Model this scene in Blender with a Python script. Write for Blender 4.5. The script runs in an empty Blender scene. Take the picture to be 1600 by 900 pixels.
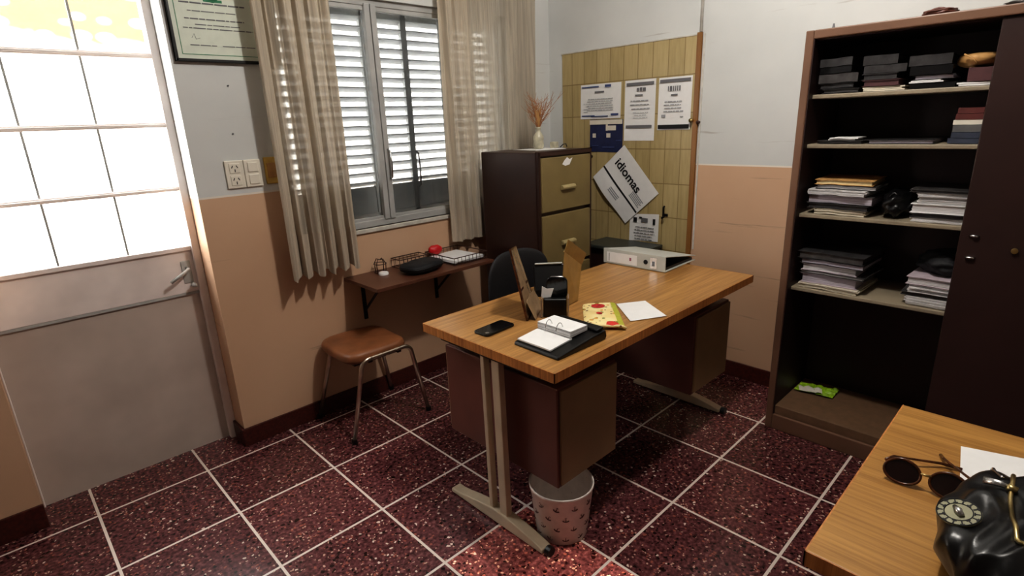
import bpy, bmesh, math, random
from mathutils import Vector, Matrix, noise
random.seed(7)
C = bpy.context.scene.collection
PI = math.pi

# ------------------------------------------------------------------ materials
def srgb(r, g, b):
    f = lambda c: ((c/255+.055)/1.055)**2.4 if c > 10 else c/255/12.92
    return (f(r), f(g), f(b), 1)

class NT:
    def __init__(s, name):
        s.m = bpy.data.materials.new(name); s.m.use_nodes = True
        s.t = s.m.node_tree; s.n = s.t.nodes; s.l = s.t.links
        s.b = s.n['Principled BSDF']; s.out = s.n['Material Output']
    def add(s, typ, **kw):
        nd = s.n.new(typ)
        for k, v in kw.items():
            if k == 'ins':
                for i, val in v.items():
                    if isinstance(val, bpy.types.NodeSocket): s.l.new(val, nd.inputs[i])
                    else: nd.inputs[i].default_value = val
            else: setattr(nd, k, v)
        return nd
    def math(s, op, a, b=0., c=None):
        d = {0: a, 1: b}
        if c is not None: d[2] = c
        return s.add('ShaderNodeMath', operation=op, ins=d).outputs[0]
    def mix(s, f, a, b, mode='MIX'):
        nd = s.add('ShaderNodeMix', data_type='RGBA', blend_type=mode)
        for i, v in ((0, f), (6, a), (7, b)):
            if isinstance(v, bpy.types.NodeSocket): s.l.new(v, nd.inputs[i])
            else: nd.inputs[i].default_value = v
        return nd.outputs[2]
    def ramp(s, f, stops):
        nd = s.add('ShaderNodeValToRGB', ins={0: f}); e = nd.color_ramp.elements
        while len(e) < len(stops): e.new(.5)
        for k, (p, c) in enumerate(stops): e[k].position = p; e[k].color = c
        return nd.outputs[0]
    def set(s, **kw):
        for k, v in kw.items():
            k = k.replace('_', ' ')
            if isinstance(v, bpy.types.NodeSocket): s.l.new(v, s.b.inputs[k])
            else: s.b.inputs[k].default_value = v
        return s.m
    def pos(s): return s.add('ShaderNodeNewGeometry').outputs['Position']
    def bump(s, h, st=.3, d=.002):
        nd = s.add('ShaderNodeBump', ins={'Height': h, 'Strength': st, 'Distance': d})
        s.l.new(nd.outputs[0], s.b.inputs['Normal'])

def plain(name, col, rough=.5, metal=0., var=.06, scale=30, spec=.5, bump=0.):
    t = NT(name); c = srgb(*col)
    tc = t.add('ShaderNodeTexCoord').outputs['Object']
    nz = t.add('ShaderNodeTexNoise', ins={'Vector': tc, 'Scale': float(scale), 'Detail': 3.})
    d = tuple(x*(1-var*2) for x in c[:3])+(1,); h = tuple(min(1, x*(1+var*2)) for x in c[:3])+(1,)
    t.set(Base_Color=t.ramp(nz.outputs[0], [(.3, d), (.7, h)]), Roughness=rough, Metallic=metal)
    t.b.inputs['Specular IOR Level'].default_value = spec
    if bump: t.bump(nz.outputs[0], bump, .003)
    return t.m

def wood(name, ca, cb, axis=0, rough=.35, scale=1.):
    t = NT(name)
    tc = t.add('ShaderNodeTexCoord').outputs['Object']
    s = [90., 90., 90.]; s[axis] = 3.
    mp = t.add('ShaderNodeMapping', ins={0: tc, 3: [x*scale for x in s]})
    n1 = t.add('ShaderNodeTexNoise', ins={'Vector': mp.outputs[0], 'Scale': 1., 'Detail': 5., 'Roughness': .65, 'Distortion': .4})
    s2 = [14., 14., 14.]; s2[axis] = 1.2
    mp2 = t.add('ShaderNodeMapping', ins={0: tc, 3: s2})
    n2 = t.add('ShaderNodeTexNoise', ins={'Vector': mp2.outputs[0], 'Scale': 1., 'Detail': 3.})
    f = t.math('ADD', t.math('MULTIPLY', n1.outputs[0], .65), t.math('MULTIPLY', n2.outputs[0], .35))
    t.set(Base_Color=t.ramp(f, [(.36, srgb(*ca)), (.62, srgb(*cb))]), Roughness=rough)
    return t.m

def wall_mat(name):
    t = NT(name); p = t.pos()
    z = t.add('ShaderNodeSeparateXYZ', ins={0: p})
    n = t.add('ShaderNodeTexNoise', ins={'Vector': p, 'Scale': 2.2, 'Detail': 4.})
    n2 = t.add('ShaderNodeTexNoise', ins={'Vector': p, 'Scale': 60., 'Detail': 3.})
    up = t.ramp(n.outputs[0], [(.3, srgb(205, 207, 206)), (.75, srgb(222, 223, 221))])
    lo = t.ramp(n.outputs[0], [(.3, srgb(206, 170, 140)), (.75, srgb(216, 181, 151))])
    # long grey scuffs on the wall beside the cabinet
    mp = t.add('ShaderNodeMapping', ins={0: p, 3: (1., 1.6, 26.)})
    sc = t.add('ShaderNodeTexNoise', ins={'Vector': mp.outputs[0], 'Scale': 1.3, 'Detail': 4.})
    scm = t.math('MULTIPLY', t.ramp(sc.outputs[0], [(.66, (0, 0, 0, 1)), (.74, (1, 1, 1, 1))]), .45)
    f = t.math('GREATER_THAN', z.outputs[2], 1.172)
    base = t.mix(f, lo, up)
    ln = t.math('LESS_THAN', t.math('ABSOLUTE', t.math('SUBTRACT', z.outputs[2], 1.174)), .004)
    base = t.mix(ln, base, srgb(235, 228, 218))
    base = t.mix(scm, base, srgb(120, 98, 80))
    t.set(Base_Color=base, Roughness=.55)
    t.bump(n2.outputs[0], .12, .002)
    return t.m

def terrazzo(name, tiles=True):
    t = NT(name); p = t.pos()
    nz = t.add('ShaderNodeTexNoise', ins={'Vector': p, 'Scale': 40., 'Detail': 2.})
    off = t.add('ShaderNodeVectorMath', operation='MULTIPLY_ADD', ins={0: nz.outputs[1], 1: (.02, .02, .02), 2: p}).outputs[0]
    xyz = t.add('ShaderNodeSeparateXYZ', ins={0: p})
    px = t.math('DIVIDE', xyz.outputs[0], .4); py = t.math('DIVIDE', xyz.outputs[1], .4)
    base = t.ramp(t.add('ShaderNodeTexNoise', ins={'Vector': p, 'Scale': 70., 'Detail': 4.}).outputs[0],
                  [(.35, srgb(60, 32, 34)), (.55, srgb(102, 58, 60)), (.7, srgb(134, 86, 87))])
    col = base
    for sc, th, c, rad in ((105., .93, srgb(24, 10, 10), .5), (88., .90, srgb(150, 88, 76), .45), (130., .935, srgb(196, 156, 140), .5), (75., .958, srgb(222, 200, 186), .38), (62., .93, srgb(36, 14, 14), .42)):
        v = t.add('ShaderNodeTexVoronoi', ins={'Vector': off, 'Scale': sc, 'Randomness': 1.})
        sep = t.add('ShaderNodeSeparateColor', ins={0: v.outputs['Color']})
        m = t.math('MULTIPLY', t.math('GREATER_THAN', sep.outputs[0], th), t.math('LESS_THAN', v.outputs['Distance'], rad))
        col = t.mix(m, col, c)
    rough = .3
    if tiles:
        # each slab has its own tone
        cell = t.add('ShaderNodeCombineXYZ', ins={0: t.math('FLOOR', px), 1: t.math('FLOOR', py), 2: 0.})
        wn = t.add('ShaderNodeTexWhiteNoise', noise_dimensions='3D', ins={'Vector': cell.outputs[0]})
        k = t.math('MULTIPLY_ADD', wn.outputs[0], .35, .82)
        kk = t.add('ShaderNodeCombineColor', ins={0: k, 1: k, 2: k})
        col = t.mix(1., col, kk.outputs[0], 'MULTIPLY')
        # pool of light in front of the desk foot, painted into the slab colour
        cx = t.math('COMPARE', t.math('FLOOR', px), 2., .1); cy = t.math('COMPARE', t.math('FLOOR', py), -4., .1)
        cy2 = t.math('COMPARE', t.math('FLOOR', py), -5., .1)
        lit_patch = t.mix(1., col, (3.3, 2.8, 2.4, 1), 'MULTIPLY')
        col = t.mix(t.math('MULTIPLY', cx, t.math('MAXIMUM', cy, cy2)), col, lit_patch)
        gx = t.math('ABSOLUTE', t.math('SUBTRACT', px, t.math('ROUND', px)))
        gy = t.math('ABSOLUTE', t.math('SUBTRACT', py, t.math('ROUND', py)))
        g = t.math('LESS_THAN', t.math('MINIMUM', gx, gy), .0118)
        col = t.mix(g, col, srgb(226, 212, 202))
        rough = t.math('MULTIPLY_ADD', g, .4, .24)
    t.set(Base_Color=col, Roughness=rough)
    return t.m

M = {}
M['wall'] = wall_mat('two_tone_wall_paint')
M['walldim'] = plain('grey_wall_paint', (128, 120, 112), .6, scale=3)
M['ceil'] = plain('ceiling_paint', (188, 186, 182), .7, scale=3)
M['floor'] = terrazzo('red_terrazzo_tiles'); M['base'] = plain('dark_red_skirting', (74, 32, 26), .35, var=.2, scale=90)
M['metalgrey'] = plain('grey_enamel', (174, 174, 172), .4, scale=8)
M['doorpaint'] = plain('door_enamel', (238, 228, 224), .42, scale=5)
M['doordark'] = plain('door_panel_enamel', (198, 184, 174), .45, scale=4)
M['sill'] = plain('sill_paint', (205, 200, 190), .5)
M['shutter'] = plain('shutter_enamel', (214, 216, 214), .45, scale=10)
M['slat'] = plain('shutter_slat_enamel', (226, 228, 228), .5, scale=10)
def add_trans(name, k):
    m = M[name]; nt = m.node_tree; b = nt.nodes['Principled BSDF']; o = nt.nodes['Material Output']
    tl = nt.nodes.new('ShaderNodeBsdfTranslucent'); tl.inputs[0].default_value = (.85, .86, .86, 1)
    mx = nt.nodes.new('ShaderNodeMixShader'); mx.inputs[0].default_value = k
    nt.links.new(b.outputs[0], mx.inputs[1]); nt.links.new(tl.outputs[0], mx.inputs[2]); nt.links.new(mx.outputs[0], o.inputs[0])
add_trans('slat', .2); add_trans('shutter', .09)
M['oak'] = wood('oak_laminate', (138, 96, 50), (192, 146, 88), 0, .3)
M['oak2'] = wood('oak_laminate_second_desk', (146, 102, 50), (190, 144, 80), 1, .38)
M['oakedge'] = wood('oak_edge_band', (160, 100, 52), (214, 148, 86), 2, .35)
M['brown'] = plain('dark_brown_steel', (58, 36, 30), .38, scale=6)
M['brownmid'] = plain('maroon_brown_steel', (108, 66, 56), .4, scale=6)
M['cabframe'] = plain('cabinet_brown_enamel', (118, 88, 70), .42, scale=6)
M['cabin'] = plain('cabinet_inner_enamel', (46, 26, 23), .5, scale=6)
M['cabdoor'] = plain('cabinet_door_enamel', (50, 31, 28), .45, scale=5)
M['cabshelf'] = plain('cabinet_shelf_enamel', (150, 138, 118), .5, scale=6)
M['olive'] = plain('olive_beige_steel', (132, 116, 78), .45, scale=6)
M['olivelight'] = plain('pale_olive_steel', (172, 158, 116), .45)
M['taupe'] = plain('taupe_drawer_front', (146, 120, 88), .45, scale=6)
M['legs'] = plain('beige_enamelled_steel', (200, 182, 156), .4, scale=10)
M['chrome'] = plain('worn_chrome', (220, 206, 188), .28, 1., .05)
M['steel'] = plain('bright_steel', (205, 205, 205), .25, 1., .03)
M['wire'] = plain('brown_coated_wire', (72, 46, 38), .4)
M['black'] = plain('black_plastic', (9, 9, 11), .35)
M['blacksoft'] = plain('black_cloth', (26, 26, 30), .7, bump=.2, scale=80)
M['leather'] = plain('black_leather', (14, 14, 16), .32, bump=.25, scale=45)
M['glassblack'] = plain('phone_glass', (8, 9, 12), .08)
M['vinyl'] = plain('tan_vinyl', (140, 90, 58), .42, var=.12, scale=12)
M['white'] = plain('white_paper', (240, 240, 240), .7, var=.01)
M['cream'] = plain('cream_paper', (226, 220, 206), .7, var=.02)
M['plate'] = plain('ivory_plastic', (232, 226, 212), .4, var=.01)
M['yellow'] = plain('yellowed_plastic', (214, 180, 96), .45)
M['greyink'] = plain('grey_ink', (112, 112, 116), .7, var=.02)
M['lightink'] = plain('pale_ink', (158, 160, 165), .7, var=.02)
M['blackink'] = plain('black_ink', (24, 24, 28), .7, var=.02)
M['navy'] = plain('navy_print', (38, 46, 86), .45, var=.1)
M['blueink'] = plain('blue_ink', (70, 84, 130), .6)
M['red'] = plain('red_plastic', (200, 28, 34), .45)
M['green'] = plain('lime_plastic', (150, 190, 40), .4, var=.15, scale=20)
M['greenink'] = plain('green_print', (40, 130, 90), .6)
M['tan'] = plain('manila_card', (196, 152, 96), .6)
M['palebinder'] = plain('pale_grey_board', (196, 198, 192), .5, var=.02)
M['ceramic'] = plain('banded_ceramic', (196, 190, 168), .3, var=.15, scale=25)
M['twig'] = plain('dry_twig', (168, 118, 82), .7)
M['trimwood'] = wood('varnished_strip', (116, 76, 34), (150, 104, 54), 2, .35)
M['acrylic'] = plain('brown_acrylic', (150, 126, 98), .25)
M['tanplate'] = plain('tan_acrylic', (158, 126, 74), .3)
M['gold'] = plain('brass_zip', (190, 170, 120), .3, 1.)
M['lens'] = plain('brown_lens', (30, 14, 12), .08)
M['tortoise'] = plain('tortoiseshell', (84, 48, 28), .2, var=.3, scale=60)
M['slate'] = plain('slate_board', (58, 62, 58), .4)
M['conduit'] = plain('white_conduit', (212, 210, 204), .5)
M['redbook'] = plain('red_book_cloth', (92, 42, 38), .6)
M['bluebook'] = plain('blue_book_cloth', (52, 58, 74), .6)
M['greybook'] = plain('grey_book_cloth', (92, 92, 92), .6)
M['darkfile'] = plain('charcoal_folder', (62, 61, 62), .25, var=.15)
M['darkfile2'] = plain('dark_grey_folder', (74, 72, 72), .25, var=.15)
M['plum'] = plain('plum_folder', (84, 52, 54), .5)
M['lilac'] = plain('lilac_paper', (188, 174, 182), .6)
M['paleyellow'] = plain('pale_yellow_paper', (222, 206, 160), .6)

def glass_mat():
    t = NT('frosted_door_glass'); p = t.pos()
    mp = t.add('ShaderNodeMapping', ins={0: p, 3: (1., 1., 14.)})
    n = t.add('ShaderNodeTexNoise', ins={'Vector': mp.outputs[0], 'Scale': 9., 'Detail': 3., 'Distortion': .6})
    tr = t.add('ShaderNodeBsdfTransparent', ins={0: (.97, .97, .96, 1)})
    gl = t.add('ShaderNodeBsdfGlossy', ins={0: (.8, .8, .8, 1), 1: .15})
    tl = t.add('ShaderNodeBsdfTranslucent', ins={0: (.95, .95, .93, 1)})
    m1 = t.add('ShaderNodeMixShader', ins={0: t.math('MULTIPLY_ADD', n.outputs[0], .02, .004), 1: tr.outputs[0], 2: tl.outputs[0]})
    m2 = t.add('ShaderNodeMixShader', ins={0: .05, 1: m1.outputs[0], 2: gl.outputs[0]})
    t.l.new(m2.outputs[0], t.out.inputs[0]); return t.m
M['glass'] = glass_mat()
def clear_mat():
    t = NT('window_glass')
    tr = t.add('ShaderNodeBsdfTransparent', ins={0: (.55, .555, .56, 1)}); gl = t.add('ShaderNodeBsdfGlossy', ins={0: (.8, .8, .8, 1), 1: .06})
    m = t.add('ShaderNodeMixShader', ins={0: .04, 1: tr.outputs[0], 2: gl.outputs[0]}); t.l.new(m.outputs[0], t.out.inputs[0]); return t.m
M['clear'] = clear_mat()
def lens_glass(): return M['clear']

def curtain_mat(name, trans, transl, col, strip=None):
    t = NT(name); tc = t.add('ShaderNodeTexCoord').outputs['Object']
    w = t.add('ShaderNodeTexNoise', ins={'Vector': t.add('ShaderNodeMapping', ins={0: tc, 3: (160., 20., 4.)}).outputs[0], 'Scale': 1., 'Detail': 2.})
    c = t.ramp(w.outputs[0], [(.35, srgb(*[x*.9 for x in col])), (.65, srgb(*col))])
    df = t.add('ShaderNodeBsdfDiffuse', ins={0: c}); tl = t.add('ShaderNodeBsdfTranslucent', ins={0: c}); tr = t.add('ShaderNodeBsdfTransparent')
    a = t.add('ShaderNodeMixShader', ins={0: transl, 1: df.outputs[0], 2: tl.outputs[0]})
    if strip:
        xs = t.add('ShaderNodeSeparateXYZ', ins={0: t.pos()}).outputs[0]
        k = t.math('SUBTRACT', 1., t.math('DIVIDE', t.math('ABSOLUTE', t.math('SUBTRACT', xs, strip[0])), strip[1]))
        k = t.math('MINIMUM', t.math('MAXIMUM', k, 0.), .5)
        trans = t.math('MULTIPLY_ADD', k, strip[2]*2, trans)
    b = t.add('ShaderNodeMixShader', ins={0: trans, 1: a.outputs[0], 2: tr.outputs[0]})
    t.l.new(b.outputs[0], t.out.inputs[0]); return t.m
M['curtain'] = curtain_mat('linen_curtain', .03, .25, (206, 194, 176), (.995, .022, .34))
M['sheer'] = curtain_mat('sheer_linen_curtain', .09, .35, (206, 196, 180), (2.31, .06, .3))
M['hem'] = curtain_mat('curtain_hem', .0, .15, (202, 188, 170))

def panel_mat():
    t = NT('tile_pattern_hardboard'); p = t.pos(); s = t.add('ShaderNodeSeparateXYZ', ins={0: p})
    u = t.math('DIVIDE', t.math('ADD', s.outputs[1], .02), .0965); v = t.math('DIVIDE', t.math('SUBTRACT', s.outputs[2], .1), .1935)
    v = t.math('ADD', v, .04)
    cell = t.add('ShaderNodeCombineXYZ', ins={0: t.math('FLOOR', u), 1: t.math('FLOOR', v), 2: 0.})
    wn = t.add('ShaderNodeTexWhiteNoise', noise_dimensions='3D', ins={'Vector': cell.outputs[0]})
    mp = t.add('ShaderNodeMapping', ins={0: p, 3: (10., 60., 8.)})
    nz = t.add('ShaderNodeTexNoise', ins={'Vector': mp.outputs[0], 'Scale': 1., 'Detail': 3.})
    f = t.math('ADD', t.math('MULTIPLY', wn.outputs[0], .28), t.math('MULTIPLY', nz.outputs[0], .72))
    c = t.ramp(f, [(.2, srgb(166, 147, 102)), (.5, srgb(182, 163, 118)), (.8, srgb(194, 176, 130))])
    gu = t.math('ABSOLUTE', t.math('SUBTRACT', u, t.math('ROUND', u))); gv = t.math('ABSOLUTE', t.math('SUBTRACT', v, t.math('ROUND', v)))
    g = t.math('MAXIMUM', t.math('LESS_THAN', gu, .022), t.math('LESS_THAN', gv, .014))
    t.set(Base_Color=t.mix(g, c, srgb(138, 118, 76)), Roughness=.35); return t.m
M['panel'] = panel_mat()

def fabric_print():
    t = NT('food_print_fabric'); tc = t.add('ShaderNodeTexCoord').outputs['Object']
    col = t.ramp(t.add('ShaderNodeTexNoise', ins={'Vector': tc, 'Scale': 22., 'Detail': 1.}).outputs[0], [(.4, srgb(240, 226, 170)), (.62, srgb(236, 214, 150))])
    for sc, th, c, rad in ((14., .80, srgb(200, 50, 40), .38), (64., .72, srgb(128, 84, 50), .3), (50., .84, srgb(214, 160, 70), .4), (46., .9, srgb(120, 130, 50), .4)):
        v = t.add('ShaderNodeTexVoronoi', ins={'Vector': tc, 'Scale': sc, 'Randomness': .8})
        sp = t.add('ShaderNodeSeparateColor', ins={0: v.outputs['Color']})
        col = t.mix(t.math('MULTIPLY', t.math('GREATER_THAN', sp.outputs[1], th), t.math('LESS_THAN', v.outputs['Distance'], rad)), col, c)
    t.set(Base_Color=col, Roughness=.7); return t.m
M['print'] = fabric_print()

def sheets_mat(name, ca, cb, sc=420.):
    t = NT(name); p = t.pos(); s = t.add('ShaderNodeSeparateXYZ', ins={0: p})
    n = t.add('ShaderNodeTexNoise', noise_dimensions='1D', ins={'W': t.math('MULTIPLY', s.outputs[2], sc), 'Scale': 1., 'Detail': 2.})
    t.set(Base_Color=t.ramp(n.outputs[0], [(.35, srgb(*ca)), (.6, srgb(*cb))]), Roughness=.6); return t.m
M['sheets'] = sheets_mat('stacked_sheet_edges', (150, 148, 150), (236, 234, 234))
M['sheetscream'] = sheets_mat('stacked_cream_edges', (170, 160, 140), (240, 232, 214))
M['sheetslilac'] = sheets_mat('stacked_sleeve_edges', (120, 112, 122), (206, 198, 208))

# ------------------------------------------------------------------ mesh builder
def WM(o):
    m = Matrix.Translation(o.location) @ o.rotation_euler.to_matrix().to_4x4()
    return WM(o.parent) @ m if o.parent else m

class MB:
    def __init__(s): s.bm = bmesh.new()
    def box(s, x0, x1, y0, y1, z0, z1, mat=None):
        r = bmesh.ops.create_cube(s.bm, size=1)
        for v in r['verts']:
            v.co = Vector(((x0+x1)/2+v.co.x*(x1-x0), (y0+y1)/2+v.co.y*(y1-y0), (z0+z1)/2+v.co.z*(z1-z0)))
            if mat: v.co = mat @ v.co
        return s
    def tube(s, pts, r, n=10, closed=False, flat=1.):
        pts = [Vector(p) for p in pts]; rings = []; N = len(pts)
        up = None
        for i, p in enumerate(pts):
            a = pts[(i-1) % N] if (i or closed) else p; b = pts[(i+1) % N] if (i < N-1 or closed) else p
            d = (b-a).normalized()
            if up is None: up = d.orthogonal().normalized()
            u = (up-d*up.dot(d)); u = u.normalized() if u.length > 1e-6 else d.orthogonal().normalized(); up = u
            w = d.cross(u)
            rr = r[i] if isinstance(r, (list, tuple)) else r
            rings.append([s.bm.verts.new(p+(u*math.cos(2*PI*k/n)+w*flat*math.sin(2*PI*k/n))*rr) for k in range(n)])
        for i in range(N if closed else N-1):
            A, B = rings[i], rings[(i+1) % N]
            for k in range(n): s.bm.faces.new((A[k], A[(k+1) % n], B[(k+1) % n], B[k]))
        if not closed: s.bm.faces.new(rings[0][::-1]); s.bm.faces.new(rings[-1])
        return s
    def bar(s, a, b, w, h, up=(0, 0, 1)):
        a, b = Vector(a), Vector(b); d = (b-a).normalized(); u = Vector(up); u = (u-d*u.dot(d)).normalized(); v = d.cross(u)
        q = []
        for p in (a, b): q.append([s.bm.verts.new(p+v*w/2*i+u*h/2*j) for i, j in ((-1, -1), (1, -1), (1, 1), (-1, 1))])
        for k in range(4): s.bm.faces.new((q[0][k], q[0][(k+1) % 4], q[1][(k+1) % 4], q[1][k]))
        s.bm.faces.new(q[0][::-1]); s.bm.faces.new(q[1]); return s
    def prism(s, pts, vec):
        vec = Vector(vec); a = [s.bm.verts.new(p) for p in pts]; b = [s.bm.verts.new(Vector(p)+vec) for p in pts]; n = len(pts)
        s.bm.faces.new(a[::-1]); s.bm.faces.new(b)
        for k in range(n): s.bm.faces.new((a[k], a[(k+1) % n], b[(k+1) % n], b[k]))
        return s
    def grid(s, f, nu, nv, wrapu=False):
        g = [[s.bm.verts.new(f(i/(nu if wrapu else nu-1), j/(nv-1))) for j in range(nv)] for i in range(nu)]
        for i in range(nu if wrapu else nu-1):
            for j in range(nv-1):
                s.bm.faces.new((g[i][j], g[(i+1) % nu][j], g[(i+1) % nu][j+1], g[i][j+1]))
        return g
    def lathe(s, prof, c, n=28, cap=True):
        c = Vector(c); rings = []
        for r, z in prof: rings.append([s.bm.verts.new(c+Vector((r*math.cos(2*PI*k/n), r*math.sin(2*PI*k/n), z))) for k in range(n)])
        for i in range(len(rings)-1):
            for k in range(n): s.bm.faces.new((rings[i][k], rings[i][(k+1) % n], rings[i+1][(k+1) % n], rings[i+1][k]))
        if cap:
            s.bm.faces.new(rings[0][::-1])
            if prof[-1][0] > 1e-5: s.bm.faces.new(rings[-1])
        return s
    def disc(s, c, ax, r, h, n=24, el=1.):
        ax = Vector(ax).normalized(); u = ax.orthogonal().normalized(); w = ax.cross(u); c = Vector(c)
        return s.prism([c+(u*math.cos(2*PI*k/n)+w*el*math.sin(2*PI*k/n))*r for k in range(n)], ax*h)
    def build(s, name, mat, parent=None, bevel=0., seg=2, smooth=False, solid=0., sub=0):
        bm = s.bm; bmesh.ops.remove_doubles(bm, verts=bm.verts, dist=1e-6); bmesh.ops.recalc_face_normals(bm, faces=bm.faces)
        if parent: org = WM(parent).translation; inv = WM(parent).inverted()
        else:
            cs = [v.co for v in bm.verts]
            org = Vector(((min(c.x for c in cs)+max(c.x for c in cs))/2, (min(c.y for c in cs)+max(c.y for c in cs))/2, min(c.z for c in cs)))
            inv = Matrix.Translation(-org)
        for v in bm.verts: v.co = inv @ v.co
        me = bpy.data.meshes.new(name); bm.to_mesh(me); bm.free()
        me.materials.append(M[mat] if isinstance(mat, str) else mat)
        o = bpy.data.objects.new(name, me); C.objects.link(o)
        if parent: o.parent = parent
        else: o.location = org
        if solid: m = o.modifiers.new('s', 'SOLIDIFY'); m.thickness = solid; m.offset = 0
        if bevel:
            m = o.modifiers.new('b', 'BEVEL'); m.width = bevel; m.segments = seg; m.limit_method = 'ANGLE'; m.angle_limit = .6
        if sub: m = o.modifiers.new('u', 'SUBSURF'); m.levels = m.render_levels = sub
        if smooth or sub:
            for p in me.polygons: p.use_smooth = True
        return o

def thing(name, loc, label, cat, group=None):
    o = bpy.data.objects.new(name, None); C.objects.link(o); o.location = loc; o.empty_display_size = .05
    return tag(o, label, cat, group)
def tag(o, label, cat, group=None):
    o['label'] = label; o['category'] = cat
    if group: o['group'] = group
    return o
def struct(o): o['kind'] = 'structure'; return o
def box(*a): return MB().box(*a)

# ------------------------------------------------------------------ room shell
H = 2.9; XW = 2.8; YW = .08; XL = -1.5; YN = -3.7
DX0, DX1, DTOP = -.15, .60, 2.12
WX0, WX1, WZ0, WZ1 = .97, 2.42, .93, 2.03
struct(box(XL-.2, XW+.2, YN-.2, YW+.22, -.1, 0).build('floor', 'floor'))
struct(box(XL-.2, XW+.2, YN-.2, YW+.22, H, H+.1).build('ceiling', 'ceil'))
w = MB()
def seg(x0, x1, z0, z1): w.box(x0, x1, YW, YW+.22, z0, z1)
seg(XL-.2, DX0, 0, H); seg(DX0, DX1, DTOP, H); seg(DX1, WX0, 0, H); seg(WX0, WX1, 0, WZ0); seg(WX0, WX1, WZ1, H); seg(WX1, XW, 0, H)
struct(w.build('wall_left', 'wall'))
struct(box(XW, XW+.2, YN, YW+.22, 0, H).build('wall_right', 'wall'))
struct(box(XL-.2, XL, YN, YW, 0, H).build('wall_near', 'walldim'))
struct(box(XL-.2, XW+.2, YN-.2, YN, 0, H).build('wall_rear', 'walldim'))
b = MB(); b.box(DX1-.012, XW, YW-.012, YW, 0, .09); b.box(DX1-.012, DX1, YW, .205, 0, .09)
struct(b.build('baseboard_left', 'base', bevel=.003))
struct(box(XL, DX0+.004, YW-.012, YW, 0, .10).build('baseboard_near', 'base', bevel=.003))
struct(box(XW-.012, XW, YN, YW-.013, 0, .09).build('baseboard_right', 'base', bevel=.003))
# conduit up the right wall
struct(MB().tube([(XW-.008, -.975, 1.84), (XW-.008, -.97, H)], .008, 8).build('trim_1', 'conduit', smooth=True))
struct(box(XW-.004, XW, -.998, -.99, .7, 1.83).build('trim_2', 'conduit'))

# ------------------------------------------------------------------ door (steel, half glazed)
d = bpy.data.objects.new('door_1', None); C.objects.link(d); d.location = ((DX0+DX1)/2, .225, 0); struct(d)
f = MB()
f.box(DX1-.032, DX1, .205, .265, 0, DTOP); f.box(DX0, DX0+.006, .225, .265, 0, DTOP); f.box(DX0, DX1, .205, .265, DTOP-.03, DTOP)
f.build('door_frame', 'doorpaint', d, .003)
p = MB(); p.box(DX0+.005, .571, .226, .252, .757, .962); p.box(DX0+.005, .568, .215, .228, .945, .965)
p.build('lock_rail', 'doorpaint', d, .003)
box(DX0+.005, .571, .236, .25, .002, .757).build('lower_panel', 'doordark', d, .002)
box(DX0+.005, .568, .226, .238, .745, .757).build('rail_lip', 'metalgrey', d, .002)
for z in (1.741, 1.476, 1.215, 2.005):
    q = MB(); q.box(DX0+.005, .568, .214, .235, z-.010, z+.010); q.box(DX0+.005, .568, .208, .214, z-.004, z+.004)
    q.build('glazing_bar', 'doorpaint', d, .002)
for x in (.105, .335): box(x-.004, x+.004, .222, .232, .965, DTOP-.03).build('glazing_strip', 'metalgrey', d)
box(DX0+.005, .57, .235, .239, .965, DTOP-.03).build('door_glass', 'glass', d)
hp = box(.515, .553, .222, .227, .80, .90).build('latch_plate', 'metalgrey', d, .003)
MB().tube([(.535, .226, .868), (.535, .19, .868), (.50, .178, .85), (.455, .178, .825)], .007, 10).build('latch_lever', 'metalgrey', hp, smooth=True)
MB().tube([(.548, .22, .795), (.548, .19, .79), (.535, .185, .80)], .009, 10).build('latch_bolt', 'metalgrey', hp, smooth=True)

# ------------------------------------------------------------------ window with louvred shutters
wn = bpy.data.objects.new('window_1', None); C.objects.link(wn); wn.location = ((WX0+WX1)/2, .12, WZ0); struct(wn)
f = MB()
f.box(WX0, WX1, .10, .16, WZ0, WZ0+.035); f.box(WX0, WX1, .10, .16, WZ1-.03, WZ1)
f.box(WX0, WX0+.03, .10, .16, WZ0, WZ1); f.box(WX1-.03, WX1, .10, .16, WZ0, WZ1)
f.build('window_frame', 'metalgrey', wn, .003)
for x0, x1 in ((1.485, 1.515), (1.52, 1.55)):
    box(x0, x1, .092, .135, WZ0+.03, WZ1-.02).build('sash_stile', 'metalgrey', wn, .003)
box(1.96, 2.0, .10, .15, WZ0+.03, WZ1-.02).build('sash_stile', 'metalgrey', wn, .003)
for x0, x1 in ((WX0+.03, 1.485), (1.55, 1.96), (2.0, WX1-.03)):
    s_ = MB(); s_.box(x0, x1, .105, .13, WZ0+.03, WZ0+.05); s_.box(x0, x1, .105, .13, WZ1-.05, WZ1-.03); s_.build('sash_rail', 'metalgrey', wn, .002)
    box(x0, x1, .118, .121, WZ0+.05, WZ1-.05).build('window_glass', 'clear', wn)
hd = MB().tube([(1.54, .092, 1.17), (1.54, .072, 1.18), (1.54, .068, 1.24), (1.54, .072, 1.31), (1.54, .092, 1.32)], .006, 8).build('sash_handle', 'steel', wn, smooth=True)
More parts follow.
